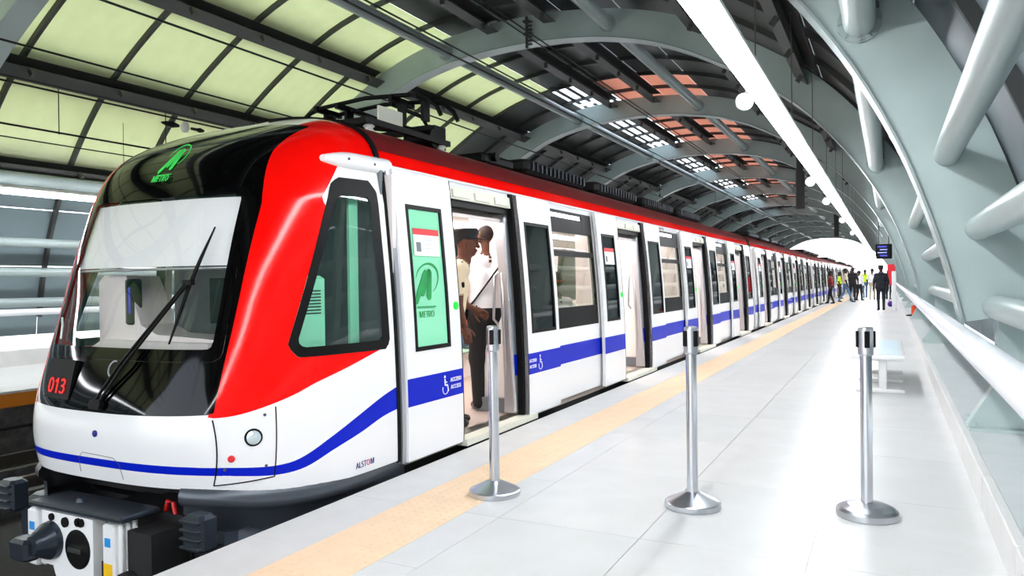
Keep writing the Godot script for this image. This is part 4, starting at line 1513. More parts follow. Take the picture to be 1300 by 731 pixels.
func build_train():
	var car := base("train_car", Vector3(TC, 0, 0), "leading white metro car with red and black cab front", "train car", "cars of the metro train")
	build_cab(car)
	# joint and post between cab and first door
	var g := G.new()
	patch(g, -4.2, -4.235, 0.06, 2.12, 0.03, 0.08)
	part("cab_joint", g, M.rubber, car)
	g = G.new()
	patch(g, -4.235, -4.29, 0.04, 2.1, 0.045, 0.06)
	part("cab_post", g, M.aluminium, car)
	var D := [-5.63, -9.68, -13.75, -17.8]
	build_saloon(car, D, -4.22, -19.45, true)
	text("car_number", "10-151", M.print_black, 0.09, Transform3D(Basis(Vector3.UP, PI / 2) * Basis(Vector3.RIGHT, -0.12), Vector3(sx(2.115, 0.002), 2.112, -11.45)), car, 0.003, "Droid Sans", false)
	roof_gear(car, -8.6, 4)
	pantograph(car, -5.35)
	g = G.new()
	g.rbox(Vector3(0.1, 2.6, -7.1), Vector3(0.7, 0.12, 0.7), 0.03)
	g.lathe([[0.05, 0.0], [0.05, 0.2]], 12, Transform3D(Basis(Vector3.FORWARD, PI / 2), Vector3(0.3, 2.63, -6.95)))
	part("surge_arrester", g, M.rubber, car)
	# dark arch strip where the cab roof meets the body
	g = G.new()
	var pts := []
	for i in 15:
		var yy := 2.16 + 0.38 * sin(PI / 2 * i / 14.0)
		pts.append(Vector3(hw(yy) + 0.012, yy, -4.2))
	g.tube(pts, 0.022, 6)
	part("roof_joint", g, M.rubber, car)
	var names := ["second white metro car, behind the leading car", "third white metro car of the train", "fourth white metro car of the train", "fifth white metro car of the train", "last white metro car, next to the crowd"]
	var L := 15.95
	var car2 := base("train_car", Vector3(TC, 0, -19.7), names[0], "train car", "cars of the metro train")
	var D2 := []
	for i in 4: D2.append(-1.88 - 4.06 * i)
	build_saloon(car2, D2, -0.12, -15.7, false)
	roof_gear(car2, -4.0, 4)
	g = G.new()
	for i in 5: patch(g, 0.10 - 0.05 * i, 0.065 - 0.05 * i, 0.1, 2.3, -0.06 - 0.03 * (i % 2), 0.1)
	part("gangway_bellows", g, M.grey_plastic, car2)
	for i in 4:
		var c := copy_of(car2, names[i + 1], Vector3(TC, 0, -19.7 - L * (i + 1)))

# ---------------- overhead wires
func build_wires():
	var runs := [[TC, 3.02, 0.008, "contact wire of the near track, just above the pantograph"], [TC, 3.76, 0.011, "messenger wire high above the near track"], [TC + 0.06, 3.82, 0.009, "twin messenger wire high above the near track"], [-5.2, 5.28, 0.012, "feeder wire close under the crown of the vault"], [-5.13, 5.31, 0.012, "second feeder wire under the crown of the vault"], [-8.4, 3.95, 0.013, "upper wire of the far track"], [-8.4, 3.52, 0.012, "middle wire of the far track with white insulator"], [-8.4, 3.58, 0.008, "thin wire just above the insulated wire of the far track"], [-8.4, 3.06, 0.012, "lowest wire of the far track"], [-8.7, 2.98, 0.008, "thin wire beside the lowest wire of the far track"]]
	for r in runs:
		var g := G.new()
		g.tube([Vector3(0, 0, 6.0), Vector3(0, 0, -100)], r[2], 6)
		var o := thing("overhead_wire", g, M.wire, r[3], "wire", "overhead wires")
		o.position = Vector3(r[0], r[1], 0)
	# droppers between messenger and contact wire
	var dm := G.new()
	dm.tube([Vector3(0, 3.02, 0), Vector3(0, 3.78, 0)], 0.005, 5)
	dm.lathe([[0.016, 3.01], [0.016, 3.07]], 8)
	var o0 := thing("dropper_wire", dm, M.wire, "dropper on the near contact wire closest to the pantograph", "wire", "droppers of the near track")
	o0.position = Vector3(TC, 0, -15.0)
	for i in 6: copy_of(o0, "%s dropper from the pantograph along the near contact wire" % ["second", "third", "fourth", "fifth", "sixth", "seventh"][i], Vector3(TC, 0, -20.5 - 6.0 * i))
	var g := G.new()
	g.lathe([[0.02, -0.3], [0.035, -0.24], [0.02, -0.18], [0.02, -0.1]], 10, Transform3D(Basis(Vector3.RIGHT, PI / 2), Vector3.ZERO))
	g.lathe([[0.02, 0.1], [0.045, 0.2], [0.03, 0.3], [0.012, 0.36]], 10, Transform3D(Basis(Vector3.RIGHT, PI / 2), Vector3.ZERO))
	var ins := base("wire_insulator", Vector3(-8.4, 3.43, -6.9), "white ring insulator clamped in a wire of the far track", "insulator")
	part("clamp", g, M.wire, ins)
	g = G.new()
	g.lathe([[0.05, -0.035], [0.075, -0.01], [0.075, 0.01], [0.05, 0.035]], 18, Transform3D(Basis(Vector3.RIGHT, PI / 2), Vector3.ZERO))
	part("ring", g, M.insulator, ins)
	for i in 3:
		g = G.new()
		var z := [-6.6, -5.2, -8.7][i] as float
		g.tube([Vector3(0, 0, 0), Vector3(0, -0.52, 0)], 0.006, 5)
		var d := thing("drop_wire", g, M.wire, ["thin drop wire beside the white insulator", "thin drop wire nearest the camera on the far track", "thin drop wire beyond the white insulator"][i], "wire", "drop wires of the far track")
		d.position = Vector3(-8.4, 3.56, z)
	# hanging supports under the vault
	var spots := [[-2.96, -30.0, 3.93, "dark hanging mast with brackets between the wires and the tube light"], [-3.09, -54.0, 4.05, "farther dark hanging mast close to the bright opening"], [-6.7, -14.0, 6.18, "short dark ladder bracket hanging from the second arch"]]
	for s in spots:
		var top := arch(t_of(s[0] - XC), 0.5, 0).y
		var m := base("hanging_support", Vector3(s[0], s[2], s[1]), s[3], "support")
		g = G.new()
		var big: bool = s[2] < 5.0
		g.lathe([[0.16 if big else 0.03, 0.0], [0.16 if big else 0.03, top - s[2]]], 14)
		part("mast", g, M.purlin_paint, m)
		g = G.new()
		for k in 2: g.box(Vector3(0, (top - s[2]) * (0.45 + 0.4 * k), 0.0), Vector3(0.5, 0.05, 0.1) if big else Vector3(0.14, 0.04, 0.1))
		part("clamp_bar", g, M.purlin_paint, m)
		for k in 7:
			g = G.new()
			g.box(Vector3(0.2 if big else 0.06, (top - s[2]) * (0.1 + 0.12 * k), 0), Vector3(0.12, 0.03, 0.06))
			part("step", g, M.purlin_paint, m)

# ---------------- things on the platform
func build_furniture():
	var where := [[Vector3(-2.165, 0, -3.989), "steel queue post on the peach tactile strip by the open door", true], [Vector3(-1.011, 0, -4.237), "middle steel queue post standing alone on the pale floor", true], [Vector3(-0.115, 0, -4.46), "steel queue post with domed base in front of the bench", false]]
	for e in where:
		var p := base("queue_post", e[0], e[1], "queue post", "belt barrier posts")
		p.rotation.y = [0.3, 0.9, 0.2][where.find(e)]
		var g := G.new()
		if e[2]: g.lathe([[0.155, 0.0], [0.157, 0.006], [0.157, 0.03], [0.15, 0.036], [0.045, 0.085], [0.036, 0.09]], 40)
		else: g.lathe([[0.155, 0.0], [0.157, 0.006], [0.157, 0.036], [0.14, 0.05], [0.1, 0.067], [0.05, 0.078], [0.036, 0.08]], 40)
		part("base", g, M.brushed_steel, p)
		g = G.new()
		g.lathe([[0.031, 0.08], [0.031, 0.9]], 24)
		part("pole", g, M.steel, p)
		g = G.new()
		g.lathe([[0.034, 0.875], [0.04, 0.885], [0.04, 1.02], [0.037, 1.03], [0.02, 1.034]], 24)
		var h := part("belt_head", g, M.brushed_steel, p)
		for k in 4:
			g = G.new()
			var b := Basis(Vector3.UP, PI / 2 * k)
			g.rbox(b * Vector3(0.041, 0.965, 0), Vector3(0.016, 0.09, 0.026), 0.003, b)
			part("belt_clip", g, M.rubber, h)
	# bench
	var b := base("bench", Vector3(-0.12, 0, -10.3), "low white bench with pale top and T-shaped legs", "bench")
	var g := G.new()
	g.rbox(Vector3(0, 0.41, 0), Vector3(0.54, 0.05, 2.3), 0.012)
	part("seat", g, M.white_paint, b)
	g = G.new()
	g.rbox(Vector3(0, 0.437, 0), Vector3(0.46, 0.008, 2.2), 0.003)
	part("top_sheet", g, M.pale_sheet, b)
	for z in [0.95, 0.0, -0.95]:
		g = G.new()
		g.rbox(Vector3(0.05, 0.21, z), Vector3(0.08, 0.36, 0.06), 0.006)
		g.rbox(Vector3(0.05, 0.37, z), Vector3(0.4, 0.03, 0.06), 0.006)
		g.rbox(Vector3(0.02, 0.02, z), Vector3(0.5, 0.04, 0.07), 0.006)
		part("leg", g, M.white_paint, b)
	# loudspeakers clipped to the tube light
	var z3 := [-7.39, -14.07, -17.83, -24.0, -31.0]
	var nm := ["nearest round white loudspeaker beside the tube light", "second round white loudspeaker beside the tube light", "third round white loudspeaker beside the tube light", "fourth round white loudspeaker beside the tube light", "fifth round white loudspeaker beside the tube light"]
	for i in 5:
		var s := base("loudspeaker", Vector3(-1.235, 3.0, z3[i]), nm[i], "loudspeaker", "loudspeakers along the tube light")
		var fb := Basis(Vector3.UP, 0.45) * Basis(Vector3.RIGHT, PI / 2)
		g = G.new()
		g.lathe([[0.045, -0.1], [0.07, -0.02], [0.086, 0.03], [0.08, 0.04]], 24, Transform3D(fb, Vector3.ZERO))
		part("cabinet", g, M.white_paint, s)
		g = G.new()
		for k in 6: g.bar(fb * Vector3(0.076 * cos(PI * k / 6), 0.045, 0.076 * sin(PI * k / 6)), fb * Vector3(-0.076 * cos(PI * k / 6), 0.045, -0.076 * sin(PI * k / 6)), 0.006, 0.006)
		part("grille", g, M.aluminium, s)
		g = G.new()
		g.tube([Vector3(0.02, 0.08, 0), Vector3(0.04, 0.2, 0), Vector3(0.12, 0.1, 0)], 0.008, 6)
		part("bracket", g, M.white_paint, s)
	# information screen under the vault
	var sc := base("information_screen", Vector3(-0.14, 2.17, -28.0), "dark hanging departure screen with blue lines under the vault", "screen")
	g = G.new()
	g.rbox(Vector3(0, 0, 0), Vector3(0.5, 0.5, 0.14), 0.02)
	part("case", g, M.rubber, sc)
	g = G.new()
	g.rbox(Vector3(0, 0.02, 0.07), Vector3(0.42, 0.4, 0.02), 0.005)
	var scr := part("screen_panel", g, M.rubber, sc)
	for i in 4:
		g = G.new()
		g.box(Vector3(-0.05 + 0.04 * (i % 2), 0.16 - 0.1 * i, 0.082), Vector3(0.28 - 0.06 * (i % 2), 0.06 if i % 3 == 0 else 0.03, 0.004))
		part("screen_line", g, M.screen_blue if i % 3 == 0 else M.screen_text, scr)
	g = G.new()
	for s in [-0.15, 0.15]: g.tube([Vector3(s, 0.24, 0), Vector3(s, 1.1, 0)], 0.018, 8)
	part("hanger", g, M.purlin_paint, sc)
	# totem, red cabinet, traffic post
	var t := base("totem", Vector3(0.18, 0, -32.3), "slim white totem sign standing beside the dark-suited man", "sign")
	g = G.new()
	g.rbox(Vector3(0, 0.78, 0), Vector3(0.15, 1.5, 0.1), 0.02)
	part("panel", g, M.white_paint, t)
	g = G.new()
	g.rbox(Vector3(0, 0.02, 0), Vector3(0.2, 0.04, 0.3), 0.01)
	part("foot", g, M.white_paint, t)
	var rc := base("red_sign", Vector3(0.11, 0, -38.0), "red upright fire point sign behind the white totem", "sign")
	g = G.new()
	g.rbox(Vector3(0, 1.42, 0), Vector3(0.32, 0.95, 0.12), 0.02)
	part("board", g, M.print_red, rc)
	g = G.new()
	for s in [-0.1, 0.1]: g.tube([Vector3(s, 0, 0), Vector3(s, 0.96, 0)], 0.02, 8)
	part("post", g, M.white_paint, rc)
	g = G.new()
	g.ball(Vector3(-0.02, 0.12, 0.35), Vector3(0.14, 0.14, 0.1), 12)
	g.tube([Vector3(-0.1, 0.22, 0.35), Vector3(-0.06, 0.42, 0.35), Vector3(0.04, 0.42, 0.35), Vector3(0.07, 0.22, 0.35)], 0.012, 6)
	var bag := thing("handbag", g, M.purple, "small purple bag by the red sign", "bag")
	bag.position = Vector3(0.1, 0.0, -36.9)
	var op := base("warning_post", Vector3(0.62, 0.2, -23.7), "short orange warning post with black base on the ledge", "post")
	g = G.new()
	g.lathe([[0.2, 0.0], [0.2, 0.03], [0.08, 0.05]], 16)
	part("base", g, M.rubber, op)
	g = G.new()
	g.lathe([[0.065, 0.05], [0.06, 0.5], [0.04, 0.53]], 16)
	part("post", g, M.orange_plastic, op)
	g = G.new()
	g.lathe([[0.064, 0.3], [0.063, 0.38]], 16)
	part("band", g, M.print_white, op)
	# flood lamp on the opposite side
	var fl := base("flood_lamp", Vector3(-12.55, 2.5, -5.75), "small white flood lamp hanging under the far light line", "lamp")
	g = G.new()
	g.rbox(Vector3(0, 0, 0), Vector3(0.34, 0.13, 0.2), 0.03, Basis(Vector3.RIGHT, 0.4))
	part("housing", g, M.white_paint, fl)
	g = G.new()
	g.bar(Vector3(0, 0.05, 0), Vector3(0, 0.3, -0.05), 0.04, 0.03)
	part("bracket", g, M.aluminium, fl)

# ---------------- people: tapered bones joined into one skin by a smooth minimum, meshed as surface nets
class Body:
	var out := {}          # material key -> [positions, normals]
	func add(bones: Array, cell: float, k: float):
		var lo := Vector3(1e9, 1e9, 1e9)
		var hi := -lo
		for b in bones:
			var r: float = maxf(b[2], b[3]) + k + cell * 2
			lo = lo.min(b[0] - Vector3.ONE * r).min(b[1] - Vector3.ONE * r)
			hi = hi.max(b[0] + Vector3.ONE * r).max(b[1] + Vector3.ONE * r)
		var nx := int((hi.x - lo.x) / cell) + 2
		var ny := int((hi.y - lo.y) / cell) + 2
		var nz := int((hi.z - lo.z) / cell) + 2
		var f := PackedFloat32Array()
		f.resize(nx * ny * nz)
		f.fill(1.0)
		var raw := PackedFloat32Array()
		raw.resize(nx * ny * nz)
		raw.fill(1.0)
		var who := PackedByteArray()
		who.resize(nx * ny * nz)
		var keys := []
		for b in bones:
			if not keys.has(b[4]): keys.append(b[4])
			var id := keys.find(b[4])
			var a: Vector3 = b[0]
			var ab: Vector3 = b[1] - a
			var l2 := maxf(ab.length_squared(), 1e-9)
			var ra: float = b[2]
			var dr: float = b[3] - ra
			var m := maxf(b[2], b[3]) + k + cell * 1.5
			var p0 := ((a.min(b[1]) - Vector3.ONE * m - lo) / cell).floor()
			var p1 := ((a.max(b[1]) + Vector3.ONE * m - lo) / cell).ceil()
			for y in range(maxi(0, int(p0.y)), mini(ny, int(p1.y) + 1)):
				for z in range(maxi(0, int(p0.z)), mini(nz, int(p1.z) + 1)):
					var i := (y * nz + z) * nx + maxi(0, int(p0.x))
					for x in range(maxi(0, int(p0.x)), mini(nx, int(p1.x) + 1)):
						var q := lo + Vector3(x, y, z) * cell - a
						var t := clampf(q.dot(ab) / l2, 0.0, 1.0)
						var d := (q - ab * t).length() - ra - dr * t
						var o := f[i]
						var h := maxf(k - absf(o - d), 0.0) / k
						f[i] = minf(o, d) - h * h * k * 0.25
						if d < raw[i]:
							raw[i] = d
							who[i] = id
						i += 1
		# one vertex for each crossed cell
		var vert := {}
		var sx_ := 1
		var sz := nx
		var sy := nx * nz
		var off := [0, sx_, sz, sz + sx_, sy, sy + sx_, sy + sz, sy + sz + sx_]
		var co := [Vector3(0, 0, 0), Vector3(1, 0, 0), Vector3(0, 0, 1), Vector3(1, 0, 1), Vector3(0, 1, 0), Vector3(1, 1, 0), Vector3(0, 1, 1), Vector3(1, 1, 1)]
		var eds := [[0, 1], [2, 3], [4, 5], [6, 7], [0, 2], [1, 3], [4, 6], [5, 7], [0, 4], [1, 5], [2, 6], [3, 7]]
		for y in ny - 1:
			for z in nz - 1:
				var i := (y * nz + z) * nx
				for x in nx - 1:
					var s0 := f[i] < 0.0
					if s0 != (f[i + 1] < 0.0) or s0 != (f[i + sz] < 0.0) or s0 != (f[i + sy] < 0.0) or s0 != (f[i + sz + 1] < 0.0) or s0 != (f[i + sy + 1] < 0.0) or s0 != (f[i + sy + sz] < 0.0) or s0 != (f[i + sy + sz + 1] < 0.0):
						var c := Vector3.ZERO
						var n := 0
						for e in eds:
							var u := f[i + off[e[0]]]
							var v := f[i + off[e[1]]]
							if (u < 0.0) != (v < 0.0):
								c += (co[e[0]] as Vector3).lerp(co[e[1]], u / (u - v))
								n += 1
						c /= n
						var g := Vector3(f[i + 1] + f[i + sz + 1] + f[i + sy + 1] + f[i + sy + sz + 1] - f[i] - f[i + sz] - f[i + sy] - f[i + sy + sz], f[i + sy] + f[i + sy + 1] + f[i + sy + sz] + f[i + sy + sz + 1] - f[i] - f[i + 1] - f[i + sz] - f[i + sz + 1], f[i + sz] + f[i + sz + 1] + f[i + sy + sz] + f[i + sy + sz + 1] - f[i] - f[i + 1] - f[i + sy] - f[i + sy + 1])
						var near := int(round(c.x)) * sx_ + int(round(c.y)) * sy + int(round(c.z)) * sz
						vert[i] = [lo + (Vector3(x, y, z) + c) * cell, g.normalized(), keys[who[i + near]]]
					i += 1
		for i in vert:
			for ax in [[sy, sz, 1], [1, sy, sz], [sz, 1, sy]]:
				# the edge along ax[2] from corner i, shared by four cells
				if (f[i] < 0.0) == (f[i + ax[2]] < 0.0): continue
				var q := [vert.get(i), vert.get(i - ax[0]), vert.get(i - ax[0] - ax[1]), vert.get(i - ax[1])]
				if q.has(null): continue
				if ((q[2][0] - q[0][0]) as Vector3).cross(q[1][0] - q[0][0]).dot(q[0][1] + q[1][1] + q[2][1]) < 0.0: q.reverse()
				var key: String = q[0][2]
				if not out.has(key): out[key] = [PackedVector3Array(), PackedVector3Array()]
				for j in [0, 1, 2, 0, 2, 3]:
					out[key][0].append(q[j][0])
					out[key][1].append(q[j][1])
	func mesh(M: Dictionary) -> ArrayMesh:
		var m := ArrayMesh.new()
		for key in out:
			var arr := []
			arr.resize(Mesh.ARRAY_MAX)
			arr[Mesh.ARRAY_VERTEX] = out[key][0]
			arr[Mesh.ARRAY_NORMAL] = out[key][1]
			m.add_surface_from_arrays(Mesh.PRIMITIVE_TRIANGLES, arr)
			m.surface_set_material(m.get_surface_count() - 1, M[key])
		return m

func hand_bones(w: Vector3, dir: Vector3, palm: Vector3, skin: String, curl := 0.5) -> Array:
	# wrist, direction of the fingers, direction the palm faces
	dir = dir.normalized()
	palm = (palm - dir * palm.dot(dir)).normalized()
	var side := dir.cross(palm)
	var b := [[w, w + dir * 0.05, 0.024, 0.028, skin], [w + dir * 0.03 + side * 0.018, w + dir * 0.085 + side * 0.024, 0.019, 0.016, skin], [w + dir * 0.03 - side * 0.018, w + dir * 0.085 - side * 0.024, 0.019, 0.016, skin]]
	var len := [0.062, 0.07, 0.066, 0.052]
	for i in 4:
		var s := (1.5 - i) * 0.019
		var p := w + dir * 0.088 + side * s
		var d := dir
		for k in 3:
			d = (d + palm * curl * 0.45).normalized()
			var q: Vector3 = p + d * len[i] * [0.45, 0.32, 0.23][k]
			b.append([p, q, 0.0085 - 0.0006 * k, 0.008 - 0.0006 * k, skin])
			p = q
	var p2 := w + dir * 0.025 + side * 0.03
	var d2 := (dir + side * 0.9 + palm * 0.5).normalized()
	for k in 3:
		var q2: Vector3 = p2 + d2 * [0.04, 0.03, 0.022][k]
		b.append([p2, q2, 0.011 - 0.001 * k, 0.0095 - 0.001 * k, skin])
		d2 = (d2 + dir * 0.5).normalized()
		p2 = q2
	return b

# joints in the person's own axes, facing +z; c: colours of shirt, sleeve, forearm, trousers, shoes, skin, hair
func skeleton(P: Dictionary, c: Dictionary) -> Array:
	var b := []
	var hip: Vector3 = P.hip
	var chest: Vector3 = P.chest
	var r: Vector3 = P.get("right", Vector3.LEFT)     # towards the person's right
	var w: float = P.get("w", 1.0)
	b.append([hip + r * 0.07, hip - r * 0.07, 0.125 * w, 0.125 * w, c.trousers])
	var waist := hip.lerp(chest, 0.3)
	b.append([waist + r * 0.05, waist - r * 0.05, 0.122 * w, 0.122 * w, c.shirt])
	b.append([hip.lerp(chest, 0.5) + r * 0.06, chest + r * 0.08, 0.115 * w, 0.115 * w, c.shirt])
	b.append([hip.lerp(chest, 0.5) - r * 0.06, chest - r * 0.08, 0.115 * w, 0.115 * w, c.shirt])
	var sh: Vector3 = P.neck - Vector3(0, 0.085, 0)
	b.append([sh + r * 0.15, sh - r * 0.15, 0.062, 0.062, c.shirt])
	b.append([P.neck - Vector3(0, 0.05, 0), P.head - Vector3(0, 0.06, 0), 0.058, 0.056, c.skin])
	for s in ["r", "l"]:
		var sg := 1.0 if s == "r" else -1.0
		var so := sh + r * sg * 0.185
		var e: Vector3 = P["elbow_" + s]
		var wr: Vector3 = P["wrist_" + s]
		b.append([P.neck - Vector3(0, 0.035, 0), sh + r * sg * 0.12, 0.056, 0.055, c.shirt])
		var lg: float = P.get("leg", 1.0)
		var cut := so.lerp(e, 0.72)
		b.append([so, cut, 0.058, 0.047, c.sleeve])
		b.append([cut, e, 0.043, 0.039, c.forearm])
		b.append([e, wr, 0.041, 0.026, c.forearm])
		var kn: Vector3 = P["knee_" + s]
		var an: Vector3 = P["ankle_" + s]
		b.append([hip + r * sg * 0.09 - Vector3(0, 0.03, 0), kn, 0.092 * lg, 0.062 * lg, c.trousers])
		b.append([kn, an, 0.062 * lg, 0.046 * lg, c.trousers])
		var toe: Vector3 = P["toe_" + s]
		b.append([an - Vector3(0, 0.035, 0), toe, 0.042, 0.036, c.shoes])
	return b

func head_bones(h: Vector3, f: Vector3, c: Dictionary, hair := 1.0) -> Array:   # f: where the face looks
	f = f.normalized()
	var u := Vector3.UP
	var r := u.cross(f).normalized()
	u = f.cross(r)
	var at := func(x: float, y: float, z: float): return h + r * x + u * y + f * z
	var b := [[at.call(0, 0.035, -0.015), at.call(0, 0.03, 0.01), 0.088, 0.085, c.skin],
		[at.call(0, -0.03, 0.02), at.call(0, -0.065, 0.05), 0.066, 0.04, c.skin],
		[at.call(0, 0.02, 0.085), at.call(0, -0.012, 0.103), 0.012, 0.016, c.skin],
		[at.call(-0.02, -0.048, 0.088), at.call(0.02, -0.048, 0.088), 0.011, 0.011, c.skin],
		[at.call(-0.035, 0.035, 0.078), at.call(0.035, 0.035, 0.078), 0.013, 0.013, c.skin],
		[at.call(-0.084, 0.01, -0.005), at.call(-0.086, -0.025, 0.0), 0.018, 0.013, c.skin],
		[at.call(0.084, 0.01, -0.005), at.call(0.086, -0.025, 0.0), 0.018, 0.013, c.skin],
		[h + Vector3(0, -0.14, 0) - f * 0.02, h + Vector3(0, -0.03, 0) - f * 0.012, 0.058, 0.066, c.skin]]
	if hair > 0: b.append([at.call(0, 0.05, -0.03), at.call(0, 0.055, 0.005), 0.088 * hair, 0.086 * hair, c.hair])
	for s in [-1, 1]: b.append([at.call(0.031 * s, 0.014, 0.083), at.call(0.031 * s, 0.014, 0.084), 0.0095, 0.0095, "hair"])
	return b

func stand(h := 1.75, step := 0.0) -> Dictionary:
	var k := h / 1.75
	return {"hip": Vector3(0, 0.93, 0) * k, "chest": Vector3(0, 1.26, 0.01) * k, "neck": Vector3(0, 1.48, 0) * k, "head": Vector3(0, 1.63, 0.02) * k,
		"elbow_r": Vector3(-0.25, 1.12, -0.03) * k, "wrist_r": Vector3(-0.26, 0.87, 0.06) * k, "elbow_l": Vector3(0.25, 1.12, -0.03) * k, "wrist_l": Vector3(0.26, 0.87, 0.06) * k,
		"knee_r": Vector3(-0.1, 0.5, 0.02 + step * 0.5) * k, "ankle_r": Vector3(-0.1, 0.09, step) * k, "toe_r": Vector3(-0.12, 0.037, 0.15 + step) * k,
		"knee_l": Vector3(0.1, 0.5, 0.04 - step * 0.3) * k, "ankle_l": Vector3(0.1, 0.09, -step) * k, "toe_l": Vector3(0.12, 0.037, 0.15 - step) * k}

func person(at: Vector3, turn: float, P: Dictionary, c: Dictionary, look: Vector3, label: String, group: String, cell := 0.026, fine := false) -> Node3D:
	var o := base("person", at, label, "person", group)
	o.rotation.y = turn
	var body := Body.new()
	var bones := skeleton(P, c)
	if not fine:
		for s in ["r", "l"]: bones.append([P["wrist_" + s], P["wrist_" + s] + (P["wrist_" + s] - P["elbow_" + s]).normalized() * 0.13, 0.03, 0.022, c.skin])
		body.add(bones, cell, 0.05)
		body.add(head_bones(P.head, look, c), 0.013, 0.02)
	else:
		body.add(bones, cell, 0.045)
		body.add(head_bones(P.head, look, c), 0.006, 0.016)
		for s in ["r", "l"]:
			var d: Vector3 = (P["wrist_" + s] - P["elbow_" + s]).normalized()
			body.add(hand_bones(P["wrist_" + s], d, Vector3(1 if s == "r" else -1, 0, -0.4), c.skin), 0.005, 0.008)
	part("body", body.mesh(M), null, o)
	return o

func build_people():
	var cols := func(a): return {"shirt": a[0], "sleeve": a[1], "forearm": a[2], "trousers": a[3], "shoes": a[4], "skin": a[5], "hair": a[6]}
	# guard leaning out of the first door
	var P := stand(1.7)
	for k in ["chest", "neck", "head"]: P[k] = P[k] + Vector3(0, -0.01, 0.13 * (P[k].y - 0.93) / 0.55)
	P.elbow_r = Vector3(-0.22, 1.1, 0.1); P.wrist_r = Vector3(-0.2, 0.86, 0.16)
	P.elbow_l = Vector3(0.25, 1.12, 0.0); P.wrist_l = Vector3(0.22, 1.0, 0.22)
	var c: Dictionary = cols.call(["khaki", "khaki", "skin", "black_cloth", "leather", "skin", "hair"])
	var o := person(Vector3(-3.43, 0.06, -5.50), deg_to_rad(117), P, c, Vector3(0.0, -0.1, 1), "guard in khaki shirt and black cap looking out of the first door", "passengers in the train", 0.014, true)
	var h: Vector3 = P.head
	var g := G.new()
	g.lathe([[0.098, 0.045], [0.1, 0.075], [0.108, 0.115], [0.1, 0.13], [0.05, 0.135]], 24, Transform3D(Basis(Vector3.RIGHT, -0.06).scaled(Vector3(1, 1, 1.12)), h + Vector3(0, 0, -0.01)))
	var cap := part("cap", g, M.black_cloth, o)
	g = G.new()
	var brim := PackedVector2Array()
	for i in 13:
		var a := PI * i / 12.0
		brim.append(Vector2(cos(a) * 0.085, 0.06 + sin(a) * 0.115))
	g.plate(brim, h + Vector3(0, 0.05, 0), Vector3.RIGHT, Vector3(0, -0.12, 1).normalized(), Vector3(0, 0.008, 0))
	part("brim", g, M.black_cloth, cap)
	g = G.new()
	g.box(h + Vector3(0, 0.095, 0.115), Vector3(0.03, 0.03, 0.006))
	part("badge", g, M.warning_yellow, cap)
	g = G.new()
	g.lathe([[0.14, -0.03], [0.142, 0.02]], 24, Transform3D(Basis().scaled(Vector3(1.3, 1, 0.95)), P.hip + Vector3(0, 0.1, 0.02)))
	part("belt", g, M.leather, o)
	g = G.new()
	g.rbox(P.hip + Vector3(-0.19, 0.08, 0.05), Vector3(0.06, 0.13, 0.09), 0.01)
	part("radio", g, M.rubber, o)
	g = G.new()
	g.tube([P.hip + Vector3(-0.2, 0.15, 0.06), Vector3(-0.235, 1.18, 0.12), Vector3(-0.2, 1.33, 0.16), Vector3(-0.15, 1.42, 0.14)], 0.007, 6)
	g.rbox(Vector3(-0.225, 1.22, 0.15), Vector3(0.04, 0.05, 0.03), 0.008)
	part("microphone_cord", g, M.rubber, o)
	# man in a white T-shirt with his back to the door
	P = stand(1.78)
	P.leg = 1.25
	P.w = 1.08
	P.elbow_l = Vector3(0.3, 1.2, -0.04); P.wrist_l = Vector3(0.2, 1.08, 0.2)
	P.elbow_r = Vector3(-0.27, 1.15, 0.02); P.wrist_r = Vector3(-0.14, 1.05, 0.24)
	c = cols.call(["tee_white", "tee_white", "skin", "black_cloth", "leather", "skin", "hair_brown"])
	o = person(Vector3(-3.47, 0.06, -6.3), deg_to_rad(-140), P, c, Vector3(0.4, -0.05, 1), "man in white T-shirt and black trousers standing inside the first door", "passengers in the train", 0.014, true)
	g = G.new()
	var st := [Vector3(-0.15, 1.47, -0.03), Vector3(-0.1, 1.4, -0.125), Vector3(0.04, 1.22, -0.145), Vector3(0.16, 1.06, -0.12), Vector3(0.2, 1.0, -0.03)]
	for i in 4: g.bar(st[i], st[i + 1], 0.012, 0.035, Vector3.FORWARD)
	var strap := part("strap", g, M.black_cloth, o)
	g = G.new()
	g.rbox(Vector3(0.23, 0.98, 0.03), Vector3(0.08, 0.2, 0.17), 0.03)
	part("hip_bag", g, M.rubber, strap)
	# seated passengers
	var sit := func(h: float) -> Dictionary:
		return {"hip": Vector3(0, 0.53, 0), "chest": Vector3(0, 0.86, -0.02), "neck": Vector3(0, 1.07, 0), "head": Vector3(0, 1.22, 0.03), "elbow_r": Vector3(-0.24, 0.74, 0.05), "wrist_r": Vector3(-0.12, 0.6, 0.25), "elbow_l": Vector3(0.24, 0.74, 0.05), "wrist_l": Vector3(0.12, 0.6, 0.25), "knee_r": Vector3(-0.11, 0.5, 0.42), "ankle_r": Vector3(-0.11, 0.09, 0.42), "toe_r": Vector3(-0.12, 0.037, 0.56), "knee_l": Vector3(0.11, 0.5, 0.42), "ankle_l": Vector3(0.11, 0.09, 0.42), "toe_l": Vector3(0.12, 0.037, 0.56)}
